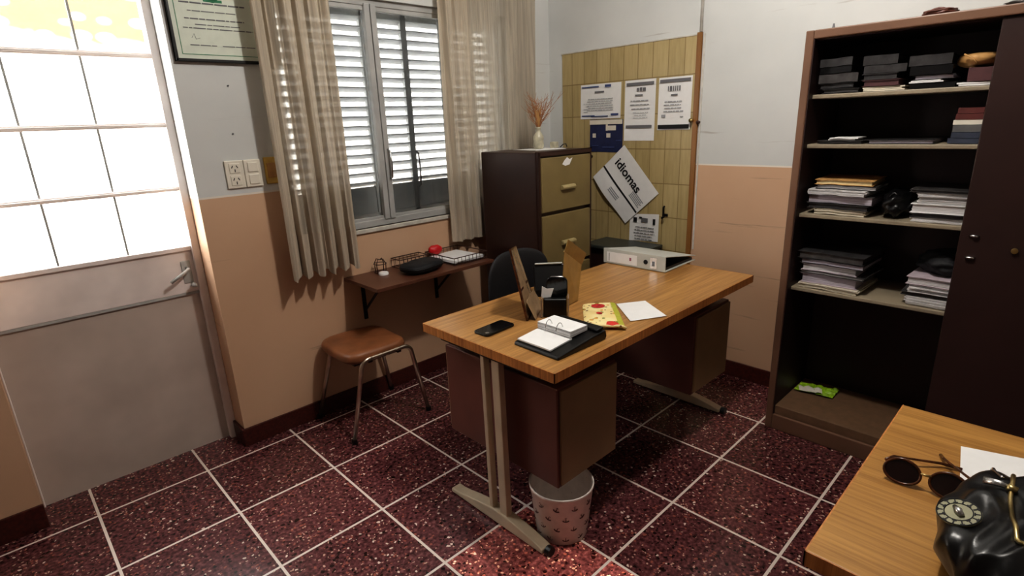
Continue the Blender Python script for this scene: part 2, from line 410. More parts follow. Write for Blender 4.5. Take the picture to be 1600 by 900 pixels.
def leaf(x0, x1):
    st = MB(); y0, y1 = .175, .20; zb, zt = WZ0+.04, WZ1-.035
    st.box(x0, x0+.018, y0, y1, zb, zt); st.box(x1-.018, x1, y0, y1, zb, zt); st.box(x0, x1, y0, y1, zt-.03, zt); st.box(x0, x1, y0, y1, zb, zb+.02)
    st.box(x0, x1, y0+.006, y1-.006, zb, 1.13)
    L = st.build('shutter_leaf', 'shutter', wn, .002)
    sl = MB(); n = 18; z0, z1 = 1.145, 1.955; pt = (z1-z0)/(n-1)
    for k in range(n):
        z = z0+pt*k; m = Matrix.Translation(((x0+x1)/2, .188, z)) @ Matrix.Rotation(math.radians(-31), 4, 'X')
        sl.box(-(x1-x0)/2+.017, (x1-x0)/2-.017, -.019, .019, -.0035, .0035, m)
    sl.build('louvre_blades', 'slat', L)
    return L
for x0, x1 in ((1.0, 1.185), (1.19, 1.515), (1.56, 1.757), (1.757, 2.03), (2.05, 2.22), (2.225, 2.40)): leaf(x0, x1)
MB().tube([(1.775, .172, 1.10), (1.775, .155, 1.11), (1.775, .15, 1.2), (1.775, .155, 1.28), (1.775, .172, 1.30)], .005, 8).build('shutter_bolt', 'steel', wn, smooth=True)
struct(box(WX0-.02, WX1+.02, YW-.012, .175, WZ0-.022, WZ0).build('trim_3', 'sill', bevel=.003))

# the bright yard outside
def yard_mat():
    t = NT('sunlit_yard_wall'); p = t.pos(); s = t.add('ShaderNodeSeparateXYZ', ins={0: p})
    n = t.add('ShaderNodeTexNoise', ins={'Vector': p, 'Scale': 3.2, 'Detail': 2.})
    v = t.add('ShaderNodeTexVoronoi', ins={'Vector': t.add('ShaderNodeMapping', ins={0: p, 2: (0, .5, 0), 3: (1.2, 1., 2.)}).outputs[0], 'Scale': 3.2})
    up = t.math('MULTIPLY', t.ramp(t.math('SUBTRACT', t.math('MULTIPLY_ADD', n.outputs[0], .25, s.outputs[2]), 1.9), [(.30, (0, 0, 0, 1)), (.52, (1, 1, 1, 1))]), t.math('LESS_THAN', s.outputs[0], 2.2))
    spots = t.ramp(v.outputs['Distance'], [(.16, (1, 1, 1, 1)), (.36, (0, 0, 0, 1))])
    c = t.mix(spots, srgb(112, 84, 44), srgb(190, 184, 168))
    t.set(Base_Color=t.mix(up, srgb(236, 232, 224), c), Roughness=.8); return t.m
M['yard'] = yard_mat(); M['yardfloor'] = plain('yard_paving', (190, 184, 172), .8, scale=3)
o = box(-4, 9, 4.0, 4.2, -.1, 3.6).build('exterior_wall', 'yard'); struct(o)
o = box(-4, 9, .32, 4.0, -.2, -.1).build('exterior_ground', 'yardfloor'); struct(o)

# ------------------------------------------------------------------ curtains
def curtain(label, x0, x1, zb, zt, y, amp, folds, mat, seed, gather=.0, flare=0):
    t = thing('curtain', ((x0+x1)/2, y, zb), label, 'curtain')
    rnd = random.Random(seed); ph = [rnd.uniform(0, 6.28) for _ in range(6)]
    def fold(u, z):
        k = (z-zb)/(zt-zb)
        a = amp*(.65+.35*(1-k))
        uu = u+.012*math.sin(3*z+ph[0])*(1-abs(2*u-1))
        d = a*math.sin(2*PI*folds*uu+ph[1]+.4*math.sin(2.2*z+ph[5]))+.45*a*math.sin(2*PI*folds*2.3*uu+ph[2]+.8*z)+.2*a*math.sin(2*PI*folds*.45*uu+ph[3])
        return d
    def P(u, v, z0, z1, off=0):
        z = z0+(z1-z0)*v; k = (z-zb)/(zt-zb)
        xa = x0; xb = x1+flare*k
        x = xa+(xb-xa)*u+.008*math.sin(2*PI*folds*u+ph[4])
        return Vector((x, y+fold(u, z)+off, z+(.012*math.sin(2*PI*folds*u+ph[1])*(1-k) if z < zb+.3 else 0)*(1-v if z0 == zb else 1)))
    nu = int(folds*22)
    m = MB(); m.grid(lambda u, v: P(u, v, zb, zt), nu, 40); m.build('curtain_panel', mat, t, smooth=True)
    m = MB(); m.grid(lambda u, v: P(u, v, zb, zb+.2, -.003), nu, 6); m.build('curtain_hem', 'hem', t, smooth=True)
    rng = MB().tube([(x0-.03, y, zt+.01), (x1+flare+.03, y, zt+.01)], .009, 10); rng.build('curtain_rod', 'metalgrey', t, smooth=True)
    return t
curtain('long gathered beige curtain hanging on the door side of the window', .905, 1.245, .775, 2.30, -.015, .024, 5.5, 'curtain', 3)
tR = thing('curtain', (2.2, 0, .78), 'pale sheer beige curtain hanging beside and behind the brown filing cabinet', 'curtain')
rr = random.Random(11)
def fR(u, v, z0, z1, off=0):
    z = z0+(z1-z0)*v; x = 1.875+.70*u+.03*u*(z-.78)
    a = .017 if x < 2.07 else .010
    d = a*math.sin(u*2*PI*9+.5*math.sin(2*z))+.4*a*math.sin(u*2*PI*21+z)
    return Vector((x+.004*math.sin(u*60), .022+d+off, z))
def cut(f, u0, u1): return lambda u, v: f(u0+(u1-u0)*u, v)
m = MB(); m.grid(cut(lambda u, v: fR(u, v, .775, 2.30), 0, .29), 90, 40); m.build('curtain_panel', 'curtain', tR, smooth=True)
m = MB(); m.grid(cut(lambda u, v: fR(u, v, .775, 2.30), .285, 1), 150, 40); m.build('sheer_panel', 'sheer', tR, smooth=True)
m = MB(); m.grid(cut(lambda u, v: fR(u, v, .773, .96, -.003), 0, 1), 240, 6); m.build('curtain_hem', 'hem', tR, smooth=True)
MB().tube([(1.85, .022, 2.31), (2.65, .022, 2.31)], .009).build('curtain_rod', 'metalgrey', tR, smooth=True)

# ------------------------------------------------------------------ framed certificate, outlets on the window wall
t = thing('framed_certificate', (.80, YW, 1.715), 'black framed certificate with green emblem hanging over the wall socket', 'certificate')
fx0, fx1, fz0, fz1 = .617, 1.03, 1.712, 2.02; y = YW
f = MB()
for a in ((fx0, fx1, fz0, fz0+.01), (fx0, fx1, fz1-.01, fz1), (fx0, fx0+.01, fz0, fz1), (fx1-.01, fx1, fz0, fz1)): f.box(a[0], a[1], y-.018, y, a[2], a[3])
f.build('picture_frame', 'black', t, .002)
box(fx0+.01, fx1-.01, y-.008, y-.002, fz0+.01, fz1-.01).build('certificate_sheet', plain('certificate_paper', (216, 222, 208), .55, var=.02), t)
f = MB()
for a in ((fx0+.028, fx1-.028, fz0+.026, fz0+.028), (fx0+.028, fx0+.030, fz0+.026, fz1-.026), (fx0+.028, fx1-.028, fz1-.028, fz1-.026), (fx1-.030, fx1-.028, fz0+.026, fz1-.026)): f.box(a[0], a[1], y-.0092, y-.008, a[2], a[3])
f.build('border_line', 'greenink', t)
f = MB(); rr = random.Random(5)
for z, a, b_, h in ((1.925, .665, .91, .005), (1.897, .69, .87, .003), (1.868, .675, .90, .004), (1.848, .71, .88, .003), (1.834, .665, .93, .0035), (1.772, .68, .78, .003), (1.772, .80, .93, .003)):
    x = a
    while x < b_:
        L = rr.uniform(.012, .05); f.box(x, min(x+L, b_), y-.0094, y-.008, z, z+h); x += L+.004
f.tube([(.69, y-.009, 1.80), (.70, y-.009, 1.815), (.705, y-.009, 1.795), (.72, y-.009, 1.80)], .0008, 5)
f.build('lettering', 'greyink', t)
f = MB(); f.disc((.79, y-.008, 1.953), (0, -1, 0), .020, .0014, 24); f.box(.755, .825, y-.0094, y-.008, 1.935, 1.945); f.build('emblem', 'greenink', t)

def outlet(name, label, x0, x1, z0, z1, mat, kind):
    t = thing(name, ((x0+x1)/2, YW, z0), label, kind)
    box(x0, x1, YW-.010, YW, z0, z1).build('cover_plate', mat, t, .003)
    return t
t = outlet('wall_socket', 'ivory wall socket plate with two three-pin outlets', .722, .798, 1.203, 1.32, 'plate', 'socket')
for zc in (1.288, 1.236):
    s_ = box(.738, .782, YW-.013, YW-.009, zc-.021, zc+.021).build('socket_face', 'plate', t, .003)
    h = MB()
    for dx, dz, rot in ((-.010, .006, .5), (.010, .006, -.5), (0, -.010, 0)):
        m = Matrix.Translation((.76+dx, YW-.0135, zc+dz)) @ Matrix.Rotation(rot, 4, 'Y'); h.box(-.0016, .0016, -.0008, .0008, -.006, .006, m)
    h.build('pin_slots', 'blackink', s_)
t = outlet('light_switch', 'ivory switch plate with paired rockers right of the wall socket', .800, .872, 1.203, 1.32, 'plate', 'switch')
for zc in (1.288, 1.236): box(.814, .858, YW-.014, YW-.009, zc-.021, zc+.021).build('rocker', 'plate', t, .004)
t = outlet('wall_plate', 'small yellowed plastic plate partly behind the curtain', .888, .945, 1.208, 1.325, 'yellow', 'wall plate')
box(.897, .936, YW-.013, YW-.009, 1.235, 1.30).build('plate_insert', 'tan', t, .003)
for x, z, l in ((.796, 1.623, 'upper'), (.782, 1.43, 'lower')):
    o = MB().disc((x, YW, z), (0, -1, 0), .0035, .004, 10).build('wall_nail', 'greyink'); tag(o, f'{l} of the two tiny nail heads under the framed certificate', 'nail')

# ------------------------------------------------------------------ tile-pattern panel on the right wall and what is pinned to it
t = thing('hardboard_panel', (XW, -.5, .1), 'yellow-beige tile-patterned board panel with a varnished strip down its side', 'wall panel')
box(XW-.006, XW-.001, -.957, -.036, .092, 1.828).build('panel_board', 'panel', t)
box(XW-.016, XW-.001, -.984, -.957, .092, 1.838).build('edge_strip', 'trimwood', t, .002)
box(XW-.009, XW-.001, -.957, -.030, 1.826, 1.832).build('top_edging', 'sill', t)
def wp(y, z, off=0): return Vector((XW-.007-off, y, z))
def sheet(label, cat, y0, y1, z0, z1, mat='white', name='notice_sheet', tilt=0., curl=.004):
    """a sheet hung flat on the right wall; y0 > y1 (left to right)"""
    t = thing(name, (XW-.008, (y0+y1)/2, z0), label, cat)
    m = MB(); m.grid(lambda u, v: wp(y0+(y1-y0)*u, z0+(z1-z0)*v+tilt*u, .0008+curl*(abs(2*u-1)**3)*(1-v)), 12, 12)
    m.build('paper_sheet', mat, t, smooth=True)
    return t
def marks(t, mat, rects, name='lettering', off=.0062):
    if name in ('grey_bar', 'corner_wave', 'pale_print', 'blue_print', 'corner_picture') and len(rects) > 1:
        for r_ in rects: marks(t, mat, [r_], name, off)
        return
    f = MB()
    for ya, yb, za, zb in rects: f.box(XW-.007-off-.0004, XW-.007-off, min(ya, yb), max(ya, yb), za, zb)
    return f.build(name, mat, t)
def lines(y0, y1, z, n, dz, h, rnd, jag=.02):
    r = []
    for k in range(n):
        a = y0-rnd.uniform(0, jag); e = y1+rnd.uniform(0, jag); yy = a
        while yy > e:
            L = rnd.uniform(.01, .035); r.append((yy, max(yy-L, e), z-k*dz, z-k*dz+h)); yy -= L+.004
    return r
rr = random.Random(9)
t = sheet('white landscape diploma with blue corner waves, first from the corner', 'notice', -.188, -.49, 1.432, 1.634)
marks(t, 'lightink', lines(-.24, -.44, 1.545, 6, .013, .004, rr)+lines(-.21, -.26, 1.52, 4, .016, .003, rr))
marks(t, 'greyink', [(-.30, -.37, 1.583, 1.592)], 'heading')
marks(t, 'blueink', [(-.20, -.33, 1.615, 1.622), (-.375, -.42, 1.612, 1.626), (-.20, -.30, 1.447, 1.454), (-.27, -.40, 1.443, 1.449), (-.42, -.475, 1.448, 1.46)], 'corner_wave')
t = sheet('tall narrow white sheet with grey bars, between two white notices', 'notice', -.517, -.722, 1.300, 1.636)
marks(t, 'greyink', [(-.53, -.712, 1.606, 1.622), (-.53, -.705, 1.372, 1.388)], 'grey_bar')
marks(t, 'lightink', lines(-.555, -.69, 1.52, 3, .022, .005, rr)+lines(-.57, -.68, 1.455, 3, .014, .003, rr))
marks(t, 'greyink', [(-.60, -.615, 1.574, 1.592), (-.62, -.636, 1.572, 1.594), (-.64, -.66, 1.574, 1.592), (-.59, -.64, 1.549, 1.557)], 'heading')
t = sheet('white notice with thick black bottom bar beside the varnished strip', 'notice', -.741, -.942, 1.358, 1.634)
marks(t, 'greyink', [(-.75, -.935, 1.608, 1.624)], 'grey_bar')
marks(t, 'blackink', [(-.745, -.935, 1.364, 1.386)], 'black_bar')
marks(t, 'greyink', [(-.80, -.806, 1.562, 1.588), (-.812, -.826, 1.562, 1.588), (-.832, -.838, 1.562, 1.588), (-.844, -.850, 1.562, 1.588), (-.856, -.862, 1.562, 1.588), (-.868, -.876, 1.562, 1.588), (-.82, -.86, 1.538, 1.546)], 'heading')
marks(t, 'lightink', lines(-.775, -.90, 1.505, 4, .017, .005, rr)+[(-.765, -.79, 1.425, 1.44), (-.88, -.90, 1.425, 1.43)])
t = sheet('blue picture flyer with pale top edge under the landscape diploma', 'flyer', -.262, -.507, 1.235, 1.428, 'navy', tilt=-.003)
marks(t, 'cream', [(-.262, -.505, 1.398, 1.424), (-.385, -.40, 1.36, 1.40), (-.40, -.46, 1.362, 1.39), (-.39, -.42, 1.32, 1.345), (-.285, -.31, 1.32, 1.345)], 'pale_print')
marks(t, 'blueink', [(-.28, -.33, 1.27, 1.275), (-.36, -.45, 1.26, 1.266), (-.46, -.50, 1.30, 1.306)], 'blue_print')
t = sheet('small notice sheet with dark corner pictures below the tilted card', 'notice', -.571, -.773, .703, .868, tilt=.012)
marks(t, 'blackink', [(-.60, -.625, .822, .85), (-.735, -.752, .815, .85), (-.64, -.66, .848, .856)], 'corner_picture')
marks(t, 'greyink', lines(-.60, -.75, .79, 5, .018, .005, rr)+[(-.655, -.70, .825, .85)])

# the tilted "idiomas" card
t = thing('course_poster', (XW-.01, -.53, .80), 'tilted white card reading idiomas pinned on the tiled panel', 'poster')
O = Vector((0, -.297, 1.079)); EX = Vector((0, -.245, -.274)); EY = Vector((0, -.227, .198))
def cp(a, b, off=.006):
    """a: across the card, b: up the card"""
    bul = .02*math.exp(-((a-.35)**2+(b-.0)**2)/.12)
    q = O+EX*a+EY*b; return Vector((XW-.009-off-bul, q.y, q.z))
m = MB(); m.grid(lambda u, v: cp(u, v), 20, 20); m.build('card_sheet', 'white', t, smooth=True)
def cardmark(a0, a1, b0, b1, mat, name, n=14):
    m = MB(); m.grid(lambda u, v: cp(a0+(a1-a0)*u, b0+(b1-b0)*v, .0072), n, 4); return m.build(name, mat, t)
cardmark(.0, .99, .335, .375, 'blackink', 'dark_stripe')
g_ = MB()
for k in range(5): g_.grid(lambda u, v, k=k: cp(.68+.27*u*(.9 if k % 2 else 1), .44+.036*k+.022*v, .0072), 8, 3)
g_.build('small_text', 'lightink', t)
g_ = MB()
for k in range(3): g_.grid(lambda u, v, k=k: cp(.36+.24*u, .14+.04*k+.025*v, .0072), 8, 3)
g_.build('logo_print', 'lightink', t)
cu = bpy.data.curves.new('idiomas_word', 'FONT'); cu.body = 'idiomas'; cu.size = .078; cu.offset = .0014; cu.extrude = .0004
cu.materials.append(M['blackink'])
fo = bpy.data.objects.new('idiomas_word', cu); C.objects.link(fo)
ex = EX.normalized(); nrm = Vector((-1, 0, 0)); ey = nrm.cross(ex)
mw = Matrix((ex, ey, nrm)).transposed().to_4x4(); sp_ = cp(.10, .60, .0085); mw.translation = sp_
bpy.context.view_layer.update()
me_ = bpy.data.meshes.new_from_object(fo); bpy.data.objects.remove(fo); me_.transform(Matrix.Translation(-t.location) @ mw)
fo = bpy.data.objects.new('title_lettering', me_); C.objects.link(fo); fo.parent = t

# knob on the varnished strip and black hook on panel
t = thing('strip_knob', (XW-.016, -.965, 1.40), 'small brass knob on the varnished strip beside the notices', 'knob')
MB().tube([(XW-.016, -.955, 1.405), (XW-.035, -.955, 1.405)], [.008, .011], 12).build('knob_body', 'gold', t, smooth=True)
MB().tube([(XW-.004, -.99, 1.395), (XW-.022, -.99, 1.395)], [.007, .010], 12).build('knob_cap', 'wire', t, smooth=True)
o = MB().tube([(XW-.007, -.805, .93), (XW-.016, -.805, .925), (XW-.014, -.805, .875), (XW-.03, -.805, .865), (XW-.036, -.822, .875)], .006, 8)
o.box(XW-.011, XW-.006, -.83, -.795, .872, .888)
tag(o.build('wall_hook', 'black', bevel=.001), 'black metal hook on the tiled panel beside the small notice', 'hook')
o = MB().disc((XW-.007, -.27, 1.205), (-1, 0, 0), .012, .012, 14).build('panel_button', 'black'); tag(o, 'dark round button on the panel under the blue flyer', 'button')

# ------------------------------------------------------------------ filing cabinet
FX0, FX1, FY0, FY1, FZ = 2.06, 2.50, -.50, -.05, 1.275
t = thing('filing_cabinet', ((FX0+FX1)/2, (FY0+FY1)/2, 0), 'dark brown steel filing cabinet with olive drawer fronts beside the window', 'filing cabinet')
c = MB(); c.box(FX0, FX1, FY0+.018, FY1, .0, FZ); c.box(FX0, FX1, FY0, FY0+.02, FZ-.022, FZ); c.box(FX0, FX0+.014, FY0, FY0+.02, 0, FZ); c.box(FX1-.014, FX1, FY0, FY0+.02, 0, FZ); c.box(FX0, FX1, FY0, FY0+.02, 0, .05)
c.build('cabinet_body', 'brown', t, .004)
tops = [1.252, .946, .64, .334]
for k, zt in enumerate(tops):
    dr = box(FX0+.016, FX1-.016, FY0-.004, FY0+.017, zt-.292, zt-.006).build('drawer', 'olive', t, .004)
    zc = zt-.175
    h = MB(); h.prism([(2.225, FY0-.004, zc-.010), (2.225, FY0-.022, zc-.006), (2.225, FY0-.026, zc+.006), (2.225, FY0-.020, zc+.016), (2.225, FY0-.004, zc+.018)], (.11, 0, 0))
    h.build('drawer_pull', 'olivelight', dr, .003)
# torn label on the top drawer
o = MB(); o.prism([(2.24, FY0-.0055, 1.205), (2.265, FY0-.0055, 1.195), (2.30, FY0-.0055, 1.20), (2.325, FY0-.0055, 1.235), (2.30, FY0-.0055, 1.228), (2.28, FY0-.0055, 1.24), (2.255, FY0-.0055, 1.222)], (0, .0012, 0))
tag(o.build('torn_label', 'white'), 'torn white sticker remnant on the top olive drawer', 'sticker')
# doily, vase with twigs, small box
o = MB(); o.prism([(2.22+.0, -.33, FZ+.0005), (2.42, -.38, FZ+.0005), (2.46, -.18, FZ+.0005), (2.25, -.12, FZ+.0005)], (0, 0, .002))
tag(o.build('paper_mat', 'white'), 'white paper mat lying under the vase on the filing cabinet', 'mat')
VC = Vector((2.345, -.235, FZ+.003))
t = thing('flower_vase', VC, 'small banded ceramic vase holding dry reddish twigs', 'vase')
v = MB(); v.lathe([(.024, 0), (.030, .012), (.031, .03), (.028, .042), (.031, .055), (.029, .072), (.018, .088), (.012, .098), (.014, .112), (.019, .122), (.016, .122), (.010, .10)], VC, 24)
v.build('vase_body', 'ceramic', t, smooth=True)
g_ = MB(); rr = random.Random(21)
for k in range(26):
    a = rr.uniform(0, 2*PI); sp = rr.uniform(.01, .10) if k % 3 else rr.uniform(.08, .16); hh = rr.uniform(.12, .21)
    p0 = VC+Vector((0, 0, .10)); pts = [p0]
    for j in range(1, 6):
        f_ = j/5; pts.append(p0+Vector((math.cos(a)*sp*f_**1.3+rr.uniform(-.008, .008), math.sin(a)*sp*f_**1.3+rr.uniform(-.008, .008), hh*f_)))
    g_.tube(pts, [.0022, .002, .0017, .0014, .001, .0006], 5)
    for j in (2, 3, 4):
        q = pts[j]; b2 = a+rr.uniform(-1.5, 1.5); g_.tube([q, q+Vector((math.cos(b2)*.03, math.sin(b2)*.03, .02)), q+Vector((math.cos(b2)*.05, math.sin(b2)*.05, .045))], [.0014, .001, .0005], 4)
tw = g_.build('dry_twigs', 'twig', t)
g_ = MB()
for k in range(12):
    a = k*.52; p0 = VC+Vector((0, 0, .115)); g_.tube([p0, p0+Vector((math.cos(a)*.012, math.sin(a)*.012, .05)), p0+Vector((math.cos(a)*.016, math.sin(a)*.016, .11+.02*math.sin(k*2.1)))], [.003, .005, .0015], 5)
g_.build('flower_heads', 'tan', t)
t = thing('trinket_box', (2.45, -.28, FZ), 'tiny pale box with a dark wire loop right of the vase', 'box')
box(2.425, 2.458, -.29, -.25, FZ+.0025, FZ+.038).build('box_body', 'ceramic', t, .003)
MB().tube([(2.46, -.30, FZ+.006), (2.475, -.31, FZ+.022), (2.488, -.32, FZ+.024), (2.492, -.325, FZ+.006)], .003, 6).build('wire_loop', 'black', t, smooth=True)

# ------------------------------------------------------------------ dark side stand behind the desk
t = thing('printer_stand', (2.66, -.60, 0), 'low dark stand with slate grey top between filing cabinet and tiled panel', 'stand')
box(2.545, 2.785, -.81, -.40, .685, .705).build('stand_top', 'slate', t, .004)
box(2.57, 2.78, -.79, -.42, .03, .685).build('stand_body', 'cabin', t, .004)
for y in (-.77, -.44): box(2.58, 2.60, y-.015, y+.015, 0, .03).build('foot', 'black', t)

# ------------------------------------------------------------------ wall shelf with its load
SZ = .70
t = thing('wall_shelf', (1.565, YW, .66), 'narrow brown laminate shelf on black brackets under the window', 'shelf')
box(1.195, 1.94, -.25, YW-.001, SZ-.018, SZ).build('shelf_board', plain('brown_laminate', (98, 62, 46), .35, scale=8), t, .002)
for x in (1.295, 1.767):
    m = MB(); m.box(x-.011, x+.011, YW-.006, YW-.0005, .45, SZ-.018); m.box(x-.009, x+.009, -.19, YW-.004, SZ-.026, SZ-.018)
    m.bar((x, YW-.006, .50), (x, -.12, SZ-.026), .008, .012); m.build('bracket', 'black', t, .001)
t = thing('candle_holder', (1.36, -.03, SZ), 'brown wire candle holder at the left end of the wall shelf', 'candle holder')
MB().lathe([(.026, 0), (.026, .010), (.022, .013), (.0, .013)], (1.365, -.03, SZ), 20, False).build('white_candle', 'white', t, smooth=True)
m = MB()
for a in range(4):
    an = a*PI/2+.5; c0 = Vector((1.375, .012, SZ)); m.tube([c0+Vector((math.cos(an)*.03, math.sin(an)*.03, .001)), c0+Vector((math.cos(an)*.034, math.sin(an)*.034, .05)), c0+Vector((math.cos(an)*.02, math.sin(an)*.02, .075)), c0+Vector((0, 0, .07))], .0025, 6)
for z in (.005, .05): m.tube([(1.375+math.cos(k*PI/10)*.033, .012+math.sin(k*PI/10)*.033, SZ+z) for k in range(20)], .0022, 6, True)
m.build('wire_cage', 'wire', t, smooth=True)
# soft black case
t = thing('zip_case', (1.55, -.11, SZ), 'soft black oval zip case lying on the wall shelf', 'case')
m = MB(); CX, CY = 1.54, -.125
def case(u, v):
    a = 2*PI*u; ph = -PI/2+PI*v; r = max(0, math.cos(ph))**.45
    sx = abs(math.cos(a))**.75*math.copysign(1, math.cos(a)); sy = abs(math.sin(a))**.75*math.copysign(1, math.sin(a))
    x, y = sx*.125*r, sy*.085*r; z = .026+.024*math.copysign(abs(math.sin(ph))**.8, math.sin(ph))+.006*noise.noise(Vector((x*20, y*20, 3)))*(v > .6)
    return Vector((CX+x*.97-y*.2, CY+y+x*.2, SZ+.002+max(0, z)))
m.grid(case, 40, 16, True); m.build('case_body', 'blacksoft', t, smooth=True)
m = MB(); m.tube([case(k/40, .5)+Vector((0, 0, .002)) for k in range(40)], .003, 6, True); m.build('zip_line', 'black', t, smooth=True)
# wire letter tray, behind it a second small one
def wire_tray(label, x0, x1, y0, y1, h):
    t = thing('letter_tray', ((x0+x1)/2, (y0+y1)/2, SZ), label, 'wire tray')
    r = MB(); r.tube([(x0, y0, SZ+h), (x1, y0, SZ+h), (x1, y1, SZ+h), (x0, y1, SZ+h)], .003, 6, True); r.tube([(x0, y0, SZ+.004), (x1, y0, SZ+.004), (x1, y1, SZ+.004), (x0, y1, SZ+.004)], .0025, 6, True)
    r.build('tray_rim', 'wire', t)
    m = MB(); nx = int((x1-x0)/.025); ny = int((y1-y0)/.025)
    for i in range(nx+1):
        x = x0+(x1-x0)*i/nx
        for y in (y0, y1): m.tube([(x, y, SZ+.004), (x, y, SZ+h)], .0014, 4)
        m.tube([(x, y0, SZ+.004), (x, y1, SZ+.004)], .0012, 4)
    for i in range(1, ny):
        y = y0+(y1-y0)*i/ny
        if i > ny*.35: m.tube([(x0, y, SZ+.004), (x0, y, SZ+h)], .0014, 4)
    m.build('tray_wires', 'wire', t)
    return t
wire_tray('brown wire letter tray holding white papers on the wall shelf', 1.70, 1.935, -.20, .065, .042)
wire_tray('small brown wire tray behind the black zip case', 1.475, 1.655, -.02, .065, .05)
def flat_quad(name, pts, z, h, mat, label, cat, lift=0, n=10, group=None):
    a, b_, c_, d_ = [Vector((p[0], p[1], 0)) for p in pts]
    m = MB()
    def F(u, v):
        q = (a*(1-u)+b_*u)*(1-v)+(d_*(1-u)+c_*u)*v; q.z = z+h+lift*(max(0, (u-.6))*max(0, v-.5)+.15*abs(noise.noise(Vector((q.x*9, q.y*9, 1))))); return q
    m.grid(F, n, n)
    o = m.build(name, mat, solid=max(.0008, 0)); tag(o, label, cat, group); return o
bpz = SZ+.008
t = thing('paper_stack', (1.80, -.1, bpz), 'pile of loose white sheets in the wire letter tray', 'papers')
for k in range(5):
    a = .1*k-.12; m = MB(); mt = Matrix.Translation((1.8175+.001*k, -.0675-.001*k, bpz+.0025*k)) @ Matrix.Rotation(.015*k, 4, 'Z')
    m.box(-.102, .102, -.118, .118, 0, .0018, mt); m.build('paper_sheet', 'white', t)
t = thing('red_pouch', (1.73, .035, SZ), 'crumpled red pouch in the wire letter tray', 'pouch')
m = MB()
def pouch(u, v):
    a = 2*PI*u; ph = -PI/2+PI*v; r = max(0, math.cos(ph))**.6
    q = Vector((math.cos(a)*.045*r, math.sin(a)*.024*r, .026+.026*math.sin(ph)))
    q += q.normalized()*.006*noise.noise(q*40+Vector((5, 0, 0))); return q+Vector((1.752, .036, bpz+.016))
m.grid(pouch, 24, 12, True); m.build('pouch_body', 'red', t, smooth=True)
m = MB(); m.tube([(1.735, .03, bpz+.062), (1.752, .034, bpz+.068), (1.77, .04, bpz+.06)], .004, 6); m.build('pouch_zip', 'red', t, smooth=True)
# ------------------------------------------------------------------ stool
t = thing('stool', (1.17, -.11, 0), 'low stool with worn tan vinyl seat and chrome tube legs', 'stool')
m = MB()
def seat(u, v):
    a = 2*PI*u; ph = -PI/2+PI*v; r = max(0, math.cos(ph))**.28
    e = .42; sx = math.copysign(abs(math.cos(a))**e, math.cos(a)); sy = math.copysign(abs(math.sin(a))**e, math.sin(a))
    x, y = sx*.168*r, sy*.172*r
    z = .398+(.038 if ph > 0 else .034)*math.copysign(abs(math.sin(ph))**.8, math.sin(ph))
    if ph > 0: z += .006*noise.noise(Vector((x*9, y*9, 2)))-.008*math.exp(-((x*9)**2+(y*9)**2))
    return Vector((1.158+x, -.115+y, z))
m.grid(seat, 56, 24, True); m.build('seat', 'vinyl', t, smooth=True)
box(1.03, 1.29, -.25, .02, .358, .372).build('seat_board', 'brown', t, .004)
def U(y, yf, x0, x1):
    pts = [(x0-.09, yf, .008)]
    for k in range(9):
        a = PI-k*PI/16; pts.append((x0+.045+math.cos(a)*.05, y, .34+math.sin(a)*.05))
    for k in range(9):
        a = PI/2-k*PI/16; pts.append((x1-.045+math.cos(a)*.05, y, .34+math.sin(a)*.05))
    pts.append((x1+.065, yf, .008))
    return pts
for y, yf in ((-.282, -.295), (.03, .062)):
    pts = U(y, yf, 1.05, 1.325); L = pts[:10]; R_ = pts[9:]
    MB().tube(L+[((L[-1][0]+R_[0][0])/2+.01, y, .39)], .0105, 12).build('leg', 'chrome', t, smooth=True)
    MB().tube([((L[-1][0]+R_[0][0])/2-.01, y, .39)]+R_, .0105, 12).build('leg', 'chrome', t, smooth=True)
    for q in (pts[0], pts[-1]): MB().tube([(q[0], q[1], .0), (q[0], q[1], .022)], .014, 10).build('rubber_foot', 'black', t)
MB().bar((1.10, -.282, .372), (1.10, .03, .372), .02, .008).bar((1.26, -.282, .372), (1.26, .03, .372), .02, .008).build('seat_crossbar', 'brown', t)

# ------------------------------------------------------------------ office chair behind the desk
t = thing('office_chair', (1.74, -.72, 0), 'black office chair tucked behind the wooden desk', 'chair')
m = MB()
def back(u, v):
    a = 2*PI*u; ph = -PI/2+PI*v; r = max(0, math.cos(ph))**.5
    sx = math.copysign(abs(math.cos(a))**.7, math.cos(a)); sz = math.copysign(abs(math.sin(a))**.7, math.sin(a))
    x, z = sx*.205*r, sz*.15*r
    return Vector((1.745+x, -.60-.10*(x*x)/.04*.5+.022*math.sin(ph)-.05*z, .69+z))
m.grid(back, 40, 14, True); m.build('backrest', 'blacksoft', t, smooth=True)
m = MB()
def cst(u, v):
    a = 2*PI*u; ph = -PI/2+PI*v; r = max(0, math.cos(ph))**.4
    sx = math.copysign(abs(math.cos(a))**.6, math.cos(a)); sz = math.copysign(abs(math.sin(a))**.6, math.sin(a))
    return Vector((1.745+sx*.21*r, -.83+sz*.20*r, .44+.03*math.sin(ph)))
m.grid(cst, 40, 12, True); m.build('seat', 'blacksoft', t, smooth=True)
MB().tube([(1.745, -.70, .40), (1.745, -.575, .41), (1.745, -.565, .50), (1.745, -.58, .66)], .014, 8).build('back_support', 'black', t, smooth=True)
MB().tube([(1.745, -.83, .07), (1.745, -.83, .42)], [.028, .022], 12).build('gas_column', 'black', t, smooth=True)
for k in range(5):
    a = k*2*PI/5+.3; e = Vector((1.745+math.cos(a)*.21, -.83+math.sin(a)*.21, .06))
    lg = MB().tube([(1.745, -.83, .09), e], [.018, .012], 8).build('leg', 'black', t, smooth=True)
    MB().disc(e+Vector((-.01, 0, -.032)), (1, 0, 0), .026, .02, 14).build('caster', 'black', lg)

